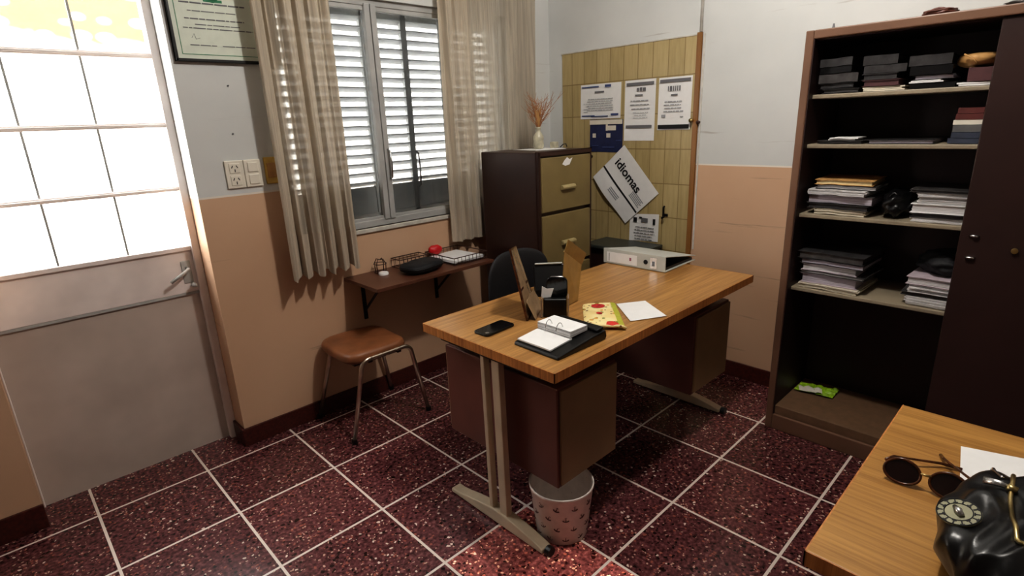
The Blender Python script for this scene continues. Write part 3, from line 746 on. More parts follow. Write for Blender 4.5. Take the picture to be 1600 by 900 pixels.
# ------------------------------------------------------------------ main desk
DZ = .72; TX0, TX1, TY0, TY1 = 1.035, 2.41, -1.505, -.84
t = thing('office_desk', ((TX0+TX1)/2, (TY0+TY1)/2, 0), 'large oak-topped desk with brown drawer pedestals and beige trestle legs', 'desk')
box(TX0+.002, TX1-.002, TY0+.002, TY1-.002, DZ-.034, DZ).build('tabletop', 'oak', t, .002)
m = MB(); m.box(TX0, TX0+.003, TY0, TY1, DZ-.034, DZ-.0008); m.box(TX1-.003, TX1, TY0, TY1, DZ-.034, DZ-.0008); m.box(TX0, TX1, TY0, TY0+.003, DZ-.034, DZ-.0008); m.box(TX0, TX1, TY1-.003, TY1, DZ-.034, DZ-.0008)
m.build('edge_band', 'oakedge', t)
def pedestal(x0, x1):
    y0, y1, z0, z1 = -1.45, -.865, .245, .615
    p = MB(); p.box(x0, x1, y0+.008, y1, z0, z1)
    p = p.build('pedestal', 'brownmid', t, .004)
    box(x0+.010, x1-.004, y0-.002, y0+.008, z0+.012, z1-.008).build('back_panel', 'taupe', p, .002)
    for k in range(3):
        z = z0+.012+k*.119; dr = box(x0+.008, x1-.008, y1, y1+.012, z, z+.112).build('drawer', 'taupe', p, .002)
    MB().tube([((x0+x1)/2-.05, y1+.012, z0+.32), ((x0+x1)/2, y1+.03, z0+.32), ((x0+x1)/2+.05, y1+.012, z0+.32)], .005, 6).build('drawer_pull', 'steel', p, smooth=True)
    box(x0+.02, x1-.02, -1.36, -.95, z1, DZ-.034).build('hanger_rail', 'black', p)
pedestal(1.115, 1.43); pedestal(2.0, 2.315)
for x, s_ in ((1.072, 1), (2.365, -1)):
    def prof(f): 
        return .022+.034*max(0, 1-abs((f-.45)/.45)**1.6)
    m = MB(); ys = [-1.42+.50*k/14 for k in range(15)]; pts = []
    top = [(x-.022, y, prof((y+1.42)/.50)) for y in ys]; bot = [(x-.022, y, .006) for y in (ys[-1], ys[0])]
    m.prism([(x-.020, y, prof(k/14)) for k, y in enumerate(ys)]+bot, (.044, 0, 0)); ft = m.build('foot_bar', 'legs', t, .004)
    m = MB(); m.tube([(x, -1.425, .016), (x, -1.445, .016)], .018, 12); m.tube([(x, -1.39, .002), (x, -1.39, .014)], .016, 10); m.tube([(x, -.95, .0), (x, -.95, .012)], .016, 10); m.build('foot_cap', 'black', ft)
    for y0, y1 in ((-1.165, -1.145), (-1.240, -1.202)):
        yc = (y0+y1)/2; MB().bar((x, yc, .045), (x, yc+.008, DZ-.05), y1-y0, .026, (1, 0, 0)).build('leg', 'legs', t, .003)
    box(x-.016, x+.016, -1.42, -.92, DZ-.054, DZ-.034).build('top_rail', 'black', t, .002)
box(1.43, 2.0, -1.215, -1.185, DZ-.085, DZ-.034).build('cross_beam', 'brown', t)

# ------------------------------------------------------------------ bin
t = thing('waste_bin', (1.195, -1.38, 0), 'small white patterned waste bin under the desk pedestal', 'bin')
bc = Vector((1.203, -1.378, 0)); hB = .205
m = MB(); m.lathe([(.090, .0), (.093, .003), (.113, hB-.014), (.116, hB-.012), (.117, hB-.003), (.115, hB), (.112, hB-.002), (.110, hB-.014), (.090, .006), (.0, .006)], bc, 40, False)
m.lathe([(0, .0), (.090, 0)], bc, 40, False)
m.build('bin_body', plain('white_tin', (240, 230, 222), .4, var=.04), t, smooth=True)
g_ = MB(); rr = random.Random(2)
for row in range(4):
    for k in range(11):
        a = 2*PI*(k+.5*(row % 2))/11; z = .032+row*.044; r = .0905+(z/hB)*.0225+.0008
        q = bc+Vector((math.cos(a)*r, math.sin(a)*r, z)); n_ = Vector((math.cos(a), math.sin(a), .1)); w_ = Vector((-math.sin(a), math.cos(a), 0))
        ro = (k % 3-1)*.4
        def loc(x, zz): return q+(w_*(x*math.cos(ro)-zz*math.sin(ro))+Vector((0, 0, 1))*(x*math.sin(ro)+zz*math.cos(ro)))*1.25
        g_.tube([loc(.009*math.cos(b_), -.002+.007*math.sin(b_)) for b_ in (3.5, 4., 4.7, 5.4, 5.9)], .0022, 5)
        g_.tube([loc(0, -.008), loc(0, .008)], .0018, 5); g_.tube([loc(-.004, .004), loc(.004, .004)], .0016, 5)
ap_ = g_.build('anchor_pattern', plain('brown_print', (96, 62, 56), .5), t)
o = MB(); o.grid(lambda u, v: bc+Vector((math.cos(2.6+1.3*u)*(.098+.004*v), math.sin(2.6+1.3*u)*(.098+.004*v), .11+(hB-.12-.02*u)*v)), 14, 6)
tag(o.build('crumpled_paper', 'white', smooth=True), 'bent white paper tucked inside the waste bin', 'paper')

# ------------------------------------------------------------------ things on the desk
t = thing('mobile_phone', (1.165, -1.10, DZ), 'black mobile phone lying near the left edge of the desk', 'phone')
Mx = Matrix.Translation((1.167, -1.10, DZ)) @ Matrix.Rotation(math.radians(3), 4, 'Z')
def rrect(w_, h_, r, n=6):
    P_ = []
    for cx, cy, a0 in ((w_/2-r, h_/2-r, 0), (-w_/2+r, h_/2-r, PI/2), (-w_/2+r, -h_/2+r, PI), (w_/2-r, -h_/2+r, 1.5*PI)):
        for k in range(n+1): P_.append(Vector((cx+r*math.cos(a0+k*PI/2/n), cy+r*math.sin(a0+k*PI/2/n), 0)))
    return P_
MB().prism([Mx @ (p+Vector((0, 0, .0005))) for p in rrect(.145, .074, .014)], (0, 0, .0085)).build('phone_body', 'black', t, .002)
MB().prism([Mx @ (p+Vector((0, 0, .009))) for p in rrect(.138, .067, .011)], (0, 0, .0008)).build('phone_screen', 'glassblack', t)
MB().prism([Mx @ (p*1.0+Vector((-.058, -.022, .0098))) for p in rrect(.014, .014, .006)], (0, 0, .0006)).build('camera_lens', 'steel', t)

# desk calendar base with ring-bound pages
t = thing('desk_calendar', (1.23, -1.34, DZ), 'black desk calendar base with white pages on two metal rings', 'calendar')
Mc = Matrix.Translation((1.228, -1.345, DZ)) @ Matrix.Rotation(math.radians(-1), 4, 'Z')
# base: long wedge, low to the left (-x), high at the right
m = MB(); m.prism([Mc @ Vector(q) for q in ((-.118, -.112, .001), (.122, -.112, .001), (.128, -.112, .012), (.122, -.112, .034), (.05, -.112, .030), (-.113, -.112, .012))], Mc.to_3x3() @ Vector((0, .20, 0)))
m.build('calendar_base', 'black', t, .004, 3)
m = MB(); m.prism([Mc @ Vector(q) for q in ((.085, -.105, .034), (.118, -.105, .036), (.118, -.105, .046), (.088, -.105, .042))], Mc.to_3x3() @ Vector((0, .186, 0)))
m.build('pen_ridge', 'black', t, .003)
for k, (xa, xb, za, zb, h, mat) in enumerate(((-.105, .0, .015, .024, .006, 'white'), (-.008, .078, .032, .035, .018, 'sheets'))):
    m = MB(); m.prism([Mc @ Vector(q) for q in ((xa, -.068, za), (xb, -.068, zb), (xb, -.068, zb+h), (xa, -.068, za+h))], Mc.to_3x3() @ Vector((0, .15, 0)))
    m.build('page_block', mat if k else 'white', t, .001)
m = MB(); m.box(-.008, .078, -.068, .082, .0532, .0538, Mc); m.build('top_page', 'white', t)
for yy in (-.018, .03):
    MB().tube([Mc @ Vector((-.006+.018*math.cos(a), yy, .04+.032*math.sin(a))) for a in [PI*k/10 for k in range(11)]], .0016, 6).build('ring', 'steel', t, smooth=True)

# patterned cloth pouch
t = thing('patterned_pouch', (1.50, -1.32, DZ), 'folded cream pouch printed with red and green food pictures', 'pouch')
qa, qb, qc, qd = Vector((1.572, -1.178, 0)), Vector((1.668, -1.268, 0)), Vector((1.462, -1.462, 0)), Vector((1.376, -1.346, 0))
def pq(u, v, top):
    q = (qa*(1-u)+qb*u)*(1-v)+(qd*(1-u)+qc*u)*v
    e = min(1, 6*min(u, 1-u)); h = .004+(.010*math.sqrt(max(0, e)))*(.6+.4*v)
    q.z = DZ+(h+.003*noise.noise(Vector((q.x*25, q.y*25, 0))) if top else .003); return q
m = MB(); m.grid(lambda u, v: pq(u, v, True), 24, 24); m.grid(lambda u, v: pq(u, v, False), 24, 24)
m.build('pouch_body', 'print', t, smooth=True)
m = MB(); m.grid(lambda u, v: pq(.84+.16*u, v*.96, True)+Vector((0, 0, .0012)), 8, 24); m.build('green_band', plain('green_band_cloth', (176, 176, 60), .7), t, smooth=True)
for cu_, cv, r in ((.45, .16, .026), (.43, .5, .011)):
    def el(u, v, cu_=cu_, cv=cv, r=r):
        a = 2*PI*u; q = pq(cu_+r*v*math.cos(a)/.13, cv+r*v*math.sin(a)/.25, True); q.z += .0018; return q
    m = MB(); m.grid(el, 20, 4, True); m.build('red_print', plain('tomato_print', (186, 40, 40), .7, var=.25, scale=80), t, smooth=True)
MB().tube([pq(k/10, 1, True)+Vector((0, 0, .001)) for k in range(11)], .005, 8).build('pouch_rim', 'print', t, smooth=True)
flat_quad('note_sheet', ((1.67, -1.272), (1.775, -1.338), (1.671, -1.497), (1.541, -1.426)), DZ, .003, 'white', 'blank white note sheet on the desk beside the patterned pouch', 'paper', .004)

# lever arch file, lying on its side
t = thing('lever_arch_file', (2.34, -.98, DZ), 'pale grey lever arch file lying at the far end of the desk', 'file')
s0, s1 = Vector((2.187, -.824, DZ+.002)), Vector((2.197, -1.176, DZ+.002)); dd = (s1-s0).normalized(); nx_ = Vector((dd.y, -dd.x, 0))*-1
if nx_.x < 0: nx_ = -nx_
hS = .073; W_ = .305
def slab(a, b_, c_, d_, th, up): return MB().prism([a, b_, c_, d_], up*th)
slab(s0, s1, s1+Vector((0, 0, hS)), s0+Vector((0, 0, hS)), .003, nx_).build('spine', 'palebinder', t, .001)
slab(s0, s1, s1+nx_*W_, s0+nx_*W_, .003, Vector((0, 0, 1))).build('bottom_cover', 'palebinder', t, .001)
zz = Vector((0, 0, 1))
slab(s0+zz*hS, s1+zz*hS, s1+nx_*W_+zz*.022, s0+nx_*W_+zz*.022, .003, zz).build('top_cover', 'palebinder', t, .001)
slab(s0+nx_*.01+zz*.004+dd*.02, s1+nx_*.01+zz*.004-dd*.012, s1+nx_*.29+zz*.004-dd*.012, s0+nx_*.29+zz*.004+dd*.02, .012, zz).build('inner_pages', 'black', t)
out = -nx_
def sp(u, v): return s0+dd*(.352*u)+zz*(hS*v)+out*.0006
def splab(u0, u1, v0, v1, mat, name, off=0): return MB().prism([sp(u0, v0)+out*off, sp(u1, v0)+out*off, sp(u1, v1)+out*off, sp(u0, v1)+out*off], out*.0008).build(name, mat, t)
splab(.06, .56, .12, .82, 'white', 'spine_label'); splab(.095, .105, .2, .75, 'greyink', 'label_print', .0009); splab(.44, .47, .40, .62, plain('pink_mark', (170, 110, 130), .6), 'label_mark', .0009)
splab(.77, .87, .12, .85, 'steel', 'metal_plate', 0); splab(.80, .84, .3, .62, 'greyink', 'plate_slot', .0009)
MB().disc(sp(.70, .5), out, .0115, .002, 20).build('finger_hole', 'blackink', t)

# letter rack: two leaning plates around a small black holder
def plate(name, a, b_, c_, d_, mat, th, par, bev=.001):
    a, b_, c_, d_ = map(Vector, (a, b_, c_, d_)); n_ = (b_-a).cross(d_-a).normalized()
    return MB().prism([a, b_, c_, d_], n_*th).build(name, mat, par, bev)
t = thing('picture_easel', (1.38, -1.08, DZ), 'thin brown upright frame leaning away at the left of the black holder', 'frame')
A, B_ = Vector((1.303, -1.132, DZ+.005)), Vector((1.451, -1.032, DZ+.005)); Tn, Tf = Vector((1.29, -1.07, .985)), Vector((1.437, -.945, .955))
plate('frame_board', A, B_, Tf, Tn, 'acrylic', .004, t)
m = MB()
def lr(u, v): return (A*(1-u)+B_*u)*(1-v)+(Tn*(1-u)+Tf*u)*v
nr = (B_-A).cross(Tn-A).normalized()
for q0, q1 in (((0, 0), (1, 0)), ((0, 1), (1, 1)), ((0, 0), (0, 1)), ((1, 0), (1, 1)), ((0, .42), (1, .42))): m.bar(lr(*q0), lr(*q1), .008, .008, nr)
m.build('frame_edge', 'tortoise', t)
fb = Vector((1.328, -1.150, DZ+.001)); fc = Vector((1.476, -1.050, DZ+.001))
plate('support_flap', fb, fc, lr(1, .45)*.6+fc*.4, lr(0, .45)*.6+fb*.4, 'acrylic', .003, t)
t = thing('card_easel', (1.52, -1.14, DZ), 'tan acrylic plate leaning at the right of the black holder', 'card holder')
A, B_ = Vector((1.475, -1.145, DZ+.003)), Vector((1.612, -1.120, DZ+.003)); 
T1, T2 = Vector((1.497, -1.150, .952)), Vector((1.664, -1.098, .858)); T3, T4 = Vector((1.510, -1.158, 1.0)), Vector((1.684, -1.108, .905))
plate('lower_plate', A, B_, T2, T1, 'tanplate', .003, t)
plate('folded_top', T1, T2, T4, T3, 'tanplate', .003, t)
MB().tube([T1, T2], .003, 6).build('fold_edge', 'tan', t, smooth=True)
MB().bar(A+Vector((.0, .008, .0)), B_+Vector((.0, .008, .0)), .01, .004).build('base_strip', 'acrylic', t)

t = thing('pen_holder', (1.415, -1.16, DZ), 'squat black desk holder with clear side walls between the two plates', 'holder')
Mh = Matrix.Translation((1.418, -1.17, DZ)) @ Matrix.Rotation(math.radians(-50), 4, 'Z')
m = MB(); m.box(-.044, .044, -.026, .026, .001, .074, Mh); m.build('holder_body', 'black', t, .006, 3)
for s_ in (-1, 1):
    m = MB(); m.box(s_*.05-.003, s_*.05+.003, -.03, .03, .001, .078, Mh); m.build('clear_side', plain('smoked_acrylic', (150, 128, 108), .15), t, .002)
t = thing('black_card_case', (1.44, -1.15, DZ+.075), 'small black case with a bright rim standing in the black holder', 'case')
m = MB(); m.prism([Mh @ (Vector((p.x, 0, p.y))+Vector((.008, .0, .110))) for p in rrect(.080, .082, .02)], Mh.to_3x3() @ Vector((0, .018, 0))); m.build('case_body', 'glassblack', t, .003)
m = MB(); m.tube([Mh @ Vector((.008+p[0], .009, .110+p[1])) for p in ((-.038, .012), (-.034, .032), (-.02, .041), (.02, .041), (.034, .032))], .0028, 8); m.build('case_rim', 'steel', t, smooth=True)
m = MB(); m.prism([Mh @ Vector(q) for q in ((-.052, -.004, .072), (-.015, -.006, .076), (-.004, -.004, .11), (-.03, -.003, .108), (-.048, -.003, .118))], Mh.to_3x3() @ Vector((0, .002, 0)))
tag(m.build('torn_note', 'white'), 'crumpled white note sticking out of the black holder', 'note')
t = thing('black_desk_phone', (1.60, -.99, DZ), 'black desk telephone with pale top edge behind the black holder', 'telephone')
Mp = Matrix.Translation((1.615, -.965, DZ)) @ Matrix.Rotation(math.radians(-42), 4, 'Z')
m = MB(); m.prism([Mp @ Vector(q) for q in ((-.065, -.05, .001), (-.065, .05, .001), (-.065, .04, .12), (-.065, .0, .13), (-.065, -.045, .03))], Mp.to_3x3() @ Vector((.13, 0, 0))); m.build('phone_body', 'black', t, .004)
m = MB(); m.box(-.062, .055, -.008, .002, .131, .137, Mp); m.build('pale_edge', 'palebinder', t, .002)
m = MB(); m.tube([Mp @ Vector(q) for q in ((.07, .03, .05), (.085, .035, .09), (.08, .03, .13))], [.014, .010, .014], 10); m.build('handset', 'black', t, smooth=True)

# ------------------------------------------------------------------ tall storage cabinet
CX0, CX1 = 2.385, 2.785; CYL, CYR = -1.63, -2.86; CZ = 1.728
t = thing('storage_cabinet', (2.58, (CYL+CYR)/2, 0), 'tall brown steel cabinet with open shelves and a sliding door', 'cabinet')
m = MB()
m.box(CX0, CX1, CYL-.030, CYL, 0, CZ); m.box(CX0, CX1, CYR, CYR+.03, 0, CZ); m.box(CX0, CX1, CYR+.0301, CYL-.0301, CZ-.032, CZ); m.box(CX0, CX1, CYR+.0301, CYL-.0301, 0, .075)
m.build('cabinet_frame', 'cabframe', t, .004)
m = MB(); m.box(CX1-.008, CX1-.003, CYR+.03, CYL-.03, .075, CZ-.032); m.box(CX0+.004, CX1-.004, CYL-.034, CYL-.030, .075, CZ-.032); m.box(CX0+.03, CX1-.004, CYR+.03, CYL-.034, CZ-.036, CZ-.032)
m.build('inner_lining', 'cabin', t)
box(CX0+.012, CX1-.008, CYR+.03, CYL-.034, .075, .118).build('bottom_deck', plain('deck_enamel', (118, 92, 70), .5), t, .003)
SH = [1.492, 1.300, 1.016, .692]
for z in SH: box(CX0+.045, CX1-.008, CYR+.03, CYL-.034, z-.016, z).build('shelf', 'cabshelf', t, .003)
dr = MB(); dr.box(CX0+.012, CX0+.026, -2.80, -2.215, .118, CZ-.032); dr = dr.build('sliding_door', 'cabdoor', t, .003)
box(CX0+.028, CX0+.040, -2.84, -2.30, .118, CZ-.032).build('sliding_door', 'cabdoor', t, .003)
for z in (.992, .915):
    MB().tube([(CX0+.010, -2.243, z), (CX0+.004, -2.250, z+.001), (CX0+.004, -2.262, z+.001), (CX0+.010, -2.268, z)], .0045, 8).build('door_bolt', 'steel', dr, smooth=True)
MB().disc((CX0+.012, -2.368, .955), (-1, 0, 0), .0095, .010, 18).build('round_lock', 'gold', dr, .001)

ORD = ['topmost', 'second', 'third', 'fourth', 'fifth', 'sixth', 'seventh']
def folder(kind, z, h, x0, x1, y0, y1, mat, page, label, cat, name, seed, group=None):
    """one file lying flat: y0 > y1; front faces -x"""
    r = random.Random(seed); t = thing(name, ((x0+x1)/2, (y0+y1)/2, z), label, cat, group)
    rot = r.uniform(-.05, .05); cx, cy = (x0+x1)/2, (y0+y1)/2
    def wv(x, y, k): return .0032*abs(noise.noise(Vector((x*9, y*11, 4))))
    def tr(x, y, zz):
        dx, dy = x-cx, y-cy; return Vector((cx+dx*math.cos(rot)-dy*math.sin(rot), cy+dx*math.sin(rot)+dy*math.cos(rot), zz))
    def slabm(xa, xb, ya, yb, za, zb, warp):
        m = MB(); n = 9; warp *= 2.2
        
        def lift(u, v, zz):
            q = tr(xa+(xb-xa)*u, ya+(yb-ya)*v, zz); q.z += 1.6*wv(q.x, q.y, 1); return q
        top = lambda u, v: lift(u, v, zb); bot = lambda u, v: lift(u, v, za)
        m.grid(top, n, n); m.grid(bot, n, n)
        for e in (0, 1):
            m.grid(lambda u, v: top(e, u)*(v)+bot(e, u)*(1-v), n, 2); m.grid(lambda u, v: top(u, e)*(v)+bot(u, e)*(1-v), n, 2)
        return m
    c = .0022
    if kind == 'folder':
        slabm(x0, x1, y0, y1, z+h-c, z+h-.0003, .7).build('top_cover', mat, t, smooth=False); slabm(x0, x1, y0, y1, z+.0003, z+c, .7).build('bottom_cover', mat, t)
        slabm(x0+.006, x1-.012, y0-.006, y1+.006, z+c, z+h-c, .7).build('page_block', page, t)
    elif kind == 'binder':   # spine towards the room
        slabm(x0, x1, y0, y1, z+h-c, z+h-.0003, .3).build('top_cover', mat, t); slabm(x0, x1, y0, y1, z+.0003, z+c, .3).build('bottom_cover', mat, t)
        slabm(x0, x0+.004, y0, y1, z+c, z+h-c, .3).build('spine', mat, t); slabm(x0+.004, x1-.012, y0-.004, y1+.004, z+c, z+h-c, .3).build('page_block', page, t)
    else:
        n = max(2, int(h/.0045)); 
        for k in range(n):
            j = [r.uniform(-.006, .006) for _ in range(4)]
            za = z+h*k/n+.0002
            slabm(x0+j[0], x1+j[1], y0+j[2], y1+j[3], za, z+h*(k+1)/n-.0006, 1.).build('paper_sheet' if k < n-1 else 'top_sheet', page, t)
    return t
def stack(where, base, items, x0, x1, group, seed):
    """items bottom to top: (kind, thickness, y0, y1, mat, page, description, category, name)"""
    z = base+.001; n = len(items)
    for i, (kind, h, y0, y1, mat, page, desc, cat, nm) in enumerate(items):
        pos = n-1-i
        lab = f'{desc}, {ORD[pos] if pos == 0 else ORD[pos]+" from the top"} in {where}' if n > 1 else f'{desc} {where}'
        r = random.Random(seed+i)
        folder(kind, z, h, x0+r.uniform(-.006, .008), x1+r.uniform(-.02, .02), y0+r.uniform(-.003, .003), y1+r.uniform(-.016, .008), mat, page, lab, cat, nm, seed+i, group)
        z += h+.0012
X0, X1 = CX0+.066, CX0+.33
# top shelf
stack('top shelf pile nearest the tiled wall', SH[0], [('folder', .016, -1.69, -1.81, 'darkfile', 'darkfile2', 'thin charcoal folder', 'folder', 'file_folder'), ('folder', .020, -1.68, -1.80, 'black', 'darkfile', 'black folder', 'folder', 'file_folder'), ('binder', .034, -1.675, -1.80, 'darkfile2', 'darkfile', 'grey wrapped file box', 'file box', 'file_box'), ('binder', .024, -1.68, -1.795, 'black', 'darkfile', 'black ring binder', 'binder', 'ring_binder'), ('binder', .030, -1.68, -1.80, 'darkfile', 'darkfile', 'charcoal ring binder', 'binder', 'ring_binder')], X0, X1, 'dark files on the top cabinet shelf', 10)
stack('second pile of the top shelf', SH[0], [('sheets', .016, -1.835, -1.965, 'cream', 'sheetscream', 'cream paper bundle', 'papers', 'paper_bundle'), ('folder', .022, -1.835, -1.96, 'plum', 'plum', 'plum folder', 'folder', 'file_folder'), ('folder', .022, -1.83, -1.955, 'darkfile2', 'darkfile', 'dark grey folder', 'folder', 'file_folder'), ('binder', .028, -1.83, -1.955, 'darkfile', 'darkfile', 'charcoal ring binder', 'binder', 'ring_binder'), ('binder', .034, -1.825, -1.94, 'darkfile', 'darkfile', 'thick charcoal ring binder', 'binder', 'ring_binder')], X0, X1, 'dark files on the top cabinet shelf', 30)
stack('third pile of the top shelf', SH[0], [('binder', .018, -1.985, -2.105, 'black', 'black', 'flat black folder', 'folder', 'file_folder'), ('sheets', .009, -1.985, -2.085, 'white', 'white', 'thin white paper bundle', 'papers', 'paper_bundle'), ('folder', .015, -1.985, -2.10, 'darkfile2', 'sheetslilac', 'clear sleeve folder', 'folder', 'file_folder'), ('binder', .030, -1.975, -2.10, 'black', 'darkfile', 'black ring binder', 'binder', 'ring_binder'), ('binder', .036, -1.965, -2.085, 'darkfile', 'darkfile', 'thick dark ring binder', 'binder', 'ring_binder')], X0, X1, 'dark files on the top cabinet shelf', 50)
stack('the pile beside the sliding door', SH[0], [('sheets', .012, -2.115, -2.235, 'white', 'white', 'white paper bundle', 'papers', 'paper_bundle'), ('binder', .045, -2.145, -2.235, 'plum', 'plum', 'plum cardboard file box', 'file box', 'file_box')], X0, X1, 'files beside the sliding door', 70)
t = thing('tan_bag', (X0+.1, -2.16, SH[0]+.06), 'crumpled tan paper bag on the plum file box', 'bag')
m = MB()
def tb(u, v):
    a = 2*PI*u; ph = -PI/2+PI*v; r = max(0, math.cos(ph))**.5; q = Vector((math.cos(a)*.08*r, math.sin(a)*.06*r, .022*math.sin(ph)))
    q += q.normalized()*.012*noise.noise(q*22); return q+Vector((X0+.095, -2.16, SH[0]+.088))
m.grid(tb, 36, 16, True); m.build('bag_body', 'tan', t, smooth=True)
MB().tube([(X0+.005, -2.125, SH[0]+.105), (X0+.0, -2.15, SH[0]+.09), (X0+.002, -2.165, SH[0]+.072)], .003, 6).build('bag_fold', 'tan', t, smooth=True)
# second shelf
flat = [('folder', .012, -1.70, -1.86, 'darkfile2', 'darkfile2', 'flat grey plastic folder on the second shelf under a white envelope', 'folder', 'file_folder')]
stack('', SH[1], flat, X0, X1, None, 90)
stack('', SH[1], [('folder', .014, -1.875, -2.085, 'darkfile', 'sheetslilac', 'wide dark folder lying half open on the second shelf', 'folder', 'file_folder')], X0, X1, None, 92)
folder('sheets', SH[1]+.014, .010, X0+.0, X0+.12, -1.735, -1.835, 'white', 'white', 'white envelope on the flat grey plastic folder', 'envelope', 'envelope', 95)
z = SH[1]+.001
for i, (h, mat, lab) in enumerate(((.018, 'bluebook', 'navy book at the bottom of the book pile'), (.020, 'bluebook', 'blue book above the navy book in the pile'), (.024, 'greybook', 'thick grey book in the middle of the book pile'), (.016, 'cream', 'cream-edged book under the red books'), (.020, 'redbook', 'dark red book, second from the top of the book pile'), (.020, 'redbook', 'brick red book on top of the book pile'))):
    folder('binder', z, h, X0+.002*i, X0+.17, -2.125-.004*(i % 3), -2.232, mat, 'cream', lab, 'book', 'book', 100+i, 'books piled on the second shelf'); z += h+.0006
# third shelf
stack('left pile of the third shelf', SH[2], [('sheets', .022, -1.72, -1.90, 'cream', 'sheetscream', 'cream paper bundle', 'papers', 'paper_bundle'), ('folder', .020, -1.69, -1.925, 'darkfile', 'darkfile', 'dark folder', 'folder', 'file_folder'), ('folder', .034, -1.68, -1.93, 'darkfile2', 'sheetslilac', 'bulging grey folder', 'folder', 'file_folder'), ('sheets', .022, -1.685, -1.89, 'lilac', 'sheets', 'white paper bundle', 'papers', 'paper_bundle'), ('folder', .016, -1.70, -1.93, 'darkfile', 'sheets', 'thin dark folder', 'folder', 'file_folder'), ('folder', .020, -1.70, -1.90, 'tan', 'paleyellow', 'manila folder', 'folder', 'file_folder')], X0, X1, 'files in the left piles of the cabinet', 120)
stack('right pile of the third shelf', SH[2], [('sheets', .016, -2.05, -2.235, 'white', 'sheets', 'white paper bundle', 'papers', 'paper_bundle'), ('folder', .014, -2.05, -2.235, 'darkfile', 'darkfile', 'dark folder', 'folder', 'file_folder'), ('folder', .034, -2.045, -2.235, 'white', 'sheets', 'thick white folder', 'folder', 'file_folder'), ('sheets', .040, -2.055, -2.235, 'white', 'sheets', 'tall white paper bundle', 'papers', 'paper_bundle'), ('folder', .010, -2.04, -2.235, 'darkfile2', 'darkfile2', 'thin grey folder', 'folder', 'file_folder')], X0, X1, 'files in the right piles of the cabinet', 140)
def lump(name, label, cat, c, sx, sy, sz, mat, seed, part='bag_body', extra=None):
    t = thing(name, (c[0], c[1], c[2]), label, cat)
    def F(u, v):
        a = 2*PI*u; ph = -PI/2+PI*v; r = max(0, math.cos(ph))**.55; q = Vector((math.cos(a)*r, math.sin(a)*r, math.sin(ph)))
        k = 1+.22*noise.noise(q*2.2+Vector((seed, 0, 0)))+.1*noise.noise(q*6); q = Vector((q.x*sx*k, q.y*sy*k, max(-1, q.z*k)*sz)); return q+Vector((c[0], c[1], c[2]+sz))
    m = MB(); m.grid(F, 40, 20, True); m.build(part, mat, t, smooth=True)
    m = MB(); m.tube([Vector((c[0]-sx*.7, c[1]+sy*.5*k, c[2]+sz*1.2+sz*.7*math.cos(k*1.4))) for k in (-1, -.5, 0, .5, 1)], .004, 6); m.build('bag_strap', mat, t, smooth=True)
    return t
lump('black_pouch', 'crumpled black bag between the two piles of the third shelf', 'bag', (X0+.10, -1.985, SH[2]+.001), .10, .045, .052, 'leather', 2)
# fourth shelf
stack('left pile of the fourth shelf', SH[3], [('sheets', .020, -1.69, -1.92, 'cream', 'sheetscream', 'cream paper bundle', 'papers', 'paper_bundle'), ('folder', .040, -1.69, -1.915, 'lilac', 'sheetslilac', 'lilac sleeve folder', 'folder', 'file_folder'), ('folder', .012, -1.69, -1.93, 'darkfile2', 'sheets', 'thin grey folder', 'folder', 'file_folder'), ('folder', .030, -1.69, -1.90, 'lilac', 'sheets', 'white sleeve folder', 'folder', 'file_folder'), ('folder', .020, -1.69, -1.93, 'darkfile', 'sheetslilac', 'dark folder', 'folder', 'file_folder'), ('folder', .030, -1.68, -1.92, 'darkfile', 'darkfile2', 'charcoal folder', 'folder', 'file_folder')], X0, X1, 'files in the left piles of the cabinet', 160)
stack('right pile of the fourth shelf', SH[3], [('sheets', .034, -2.085, -2.235, 'white', 'sheets', 'white paper bundle', 'papers', 'paper_bundle'), ('folder', .014, -2.06, -2.235, 'darkfile2', 'darkfile2', 'thin grey folder', 'folder', 'file_folder'), ('sheets', .030, -2.085, -2.235, 'white', 'sheets', 'paper bundle', 'papers', 'paper_bundle'), ('folder', .030, -2.075, -2.235, 'lilac', 'sheets', 'curled white folder', 'folder', 'file_folder')], X0, X1, 'files in the right piles of the cabinet', 180)
lump('black_cloth_bag', 'soft black bag on top of the right pile of the fourth shelf', 'bag', (X0+.14, -2.17, SH[3]+.113), .11, .085, .042, 'blacksoft', 7)
# green packet on the bottom deck
t = thing('snack_packet', (2.63, -1.75, .118), 'crumpled lime green and silver packet on the cabinet floor', 'packet')
m = MB(); m.grid(lambda u, v: Vector((2.60+.10*u+.02*v, -1.675-.165*v+.0*u, .122+.018*abs(noise.noise(Vector((u*3, v*5, 1))))+.004)), 16, 18); m.build('packet_foil', 'green', t, smooth=False, solid=.002)
m = MB(); m.grid(lambda u, v: Vector((2.595+.045*u+.02*v, -1.70-.10*v+.02*u, .128+.018*abs(noise.noise(Vector((u*3*.45, .25+v*2.7, 1))))+.004)), 8, 10); m.build('silver_patch', 'cream', t)
# things on top of the cabinet
lump('brown_cloth', 'crumpled brown cloth on top of the tall cabinet', 'cloth', (2.47, -2.035, CZ), .05, .05, .012, 'brownmid', 4, 'cloth_body')
lump('grey_bundle', 'grey wrapped bundle at the sliding door end of the cabinet top', 'bundle', (2.50, -2.32, CZ), .06, .11, .014, 'greybook', 5, 'bundle_body')
o = MB().tube([(2.42, -1.715, CZ), (2.42, -1.715, CZ+.018)], [.006, .003], 8).build('cap_stub', 'greyink'); tag(o, 'tiny grey stub on the corner of the cabinet top', 'stub')
o = MB(); o.lathe([(.03, 0), (.028, .006), (.0, .009)], (2.46, -1.90, CZ), 16, False); tag(o.build('paper_scrap', 'cream'), 'small flat cream scrap on the cabinet top', 'scrap')

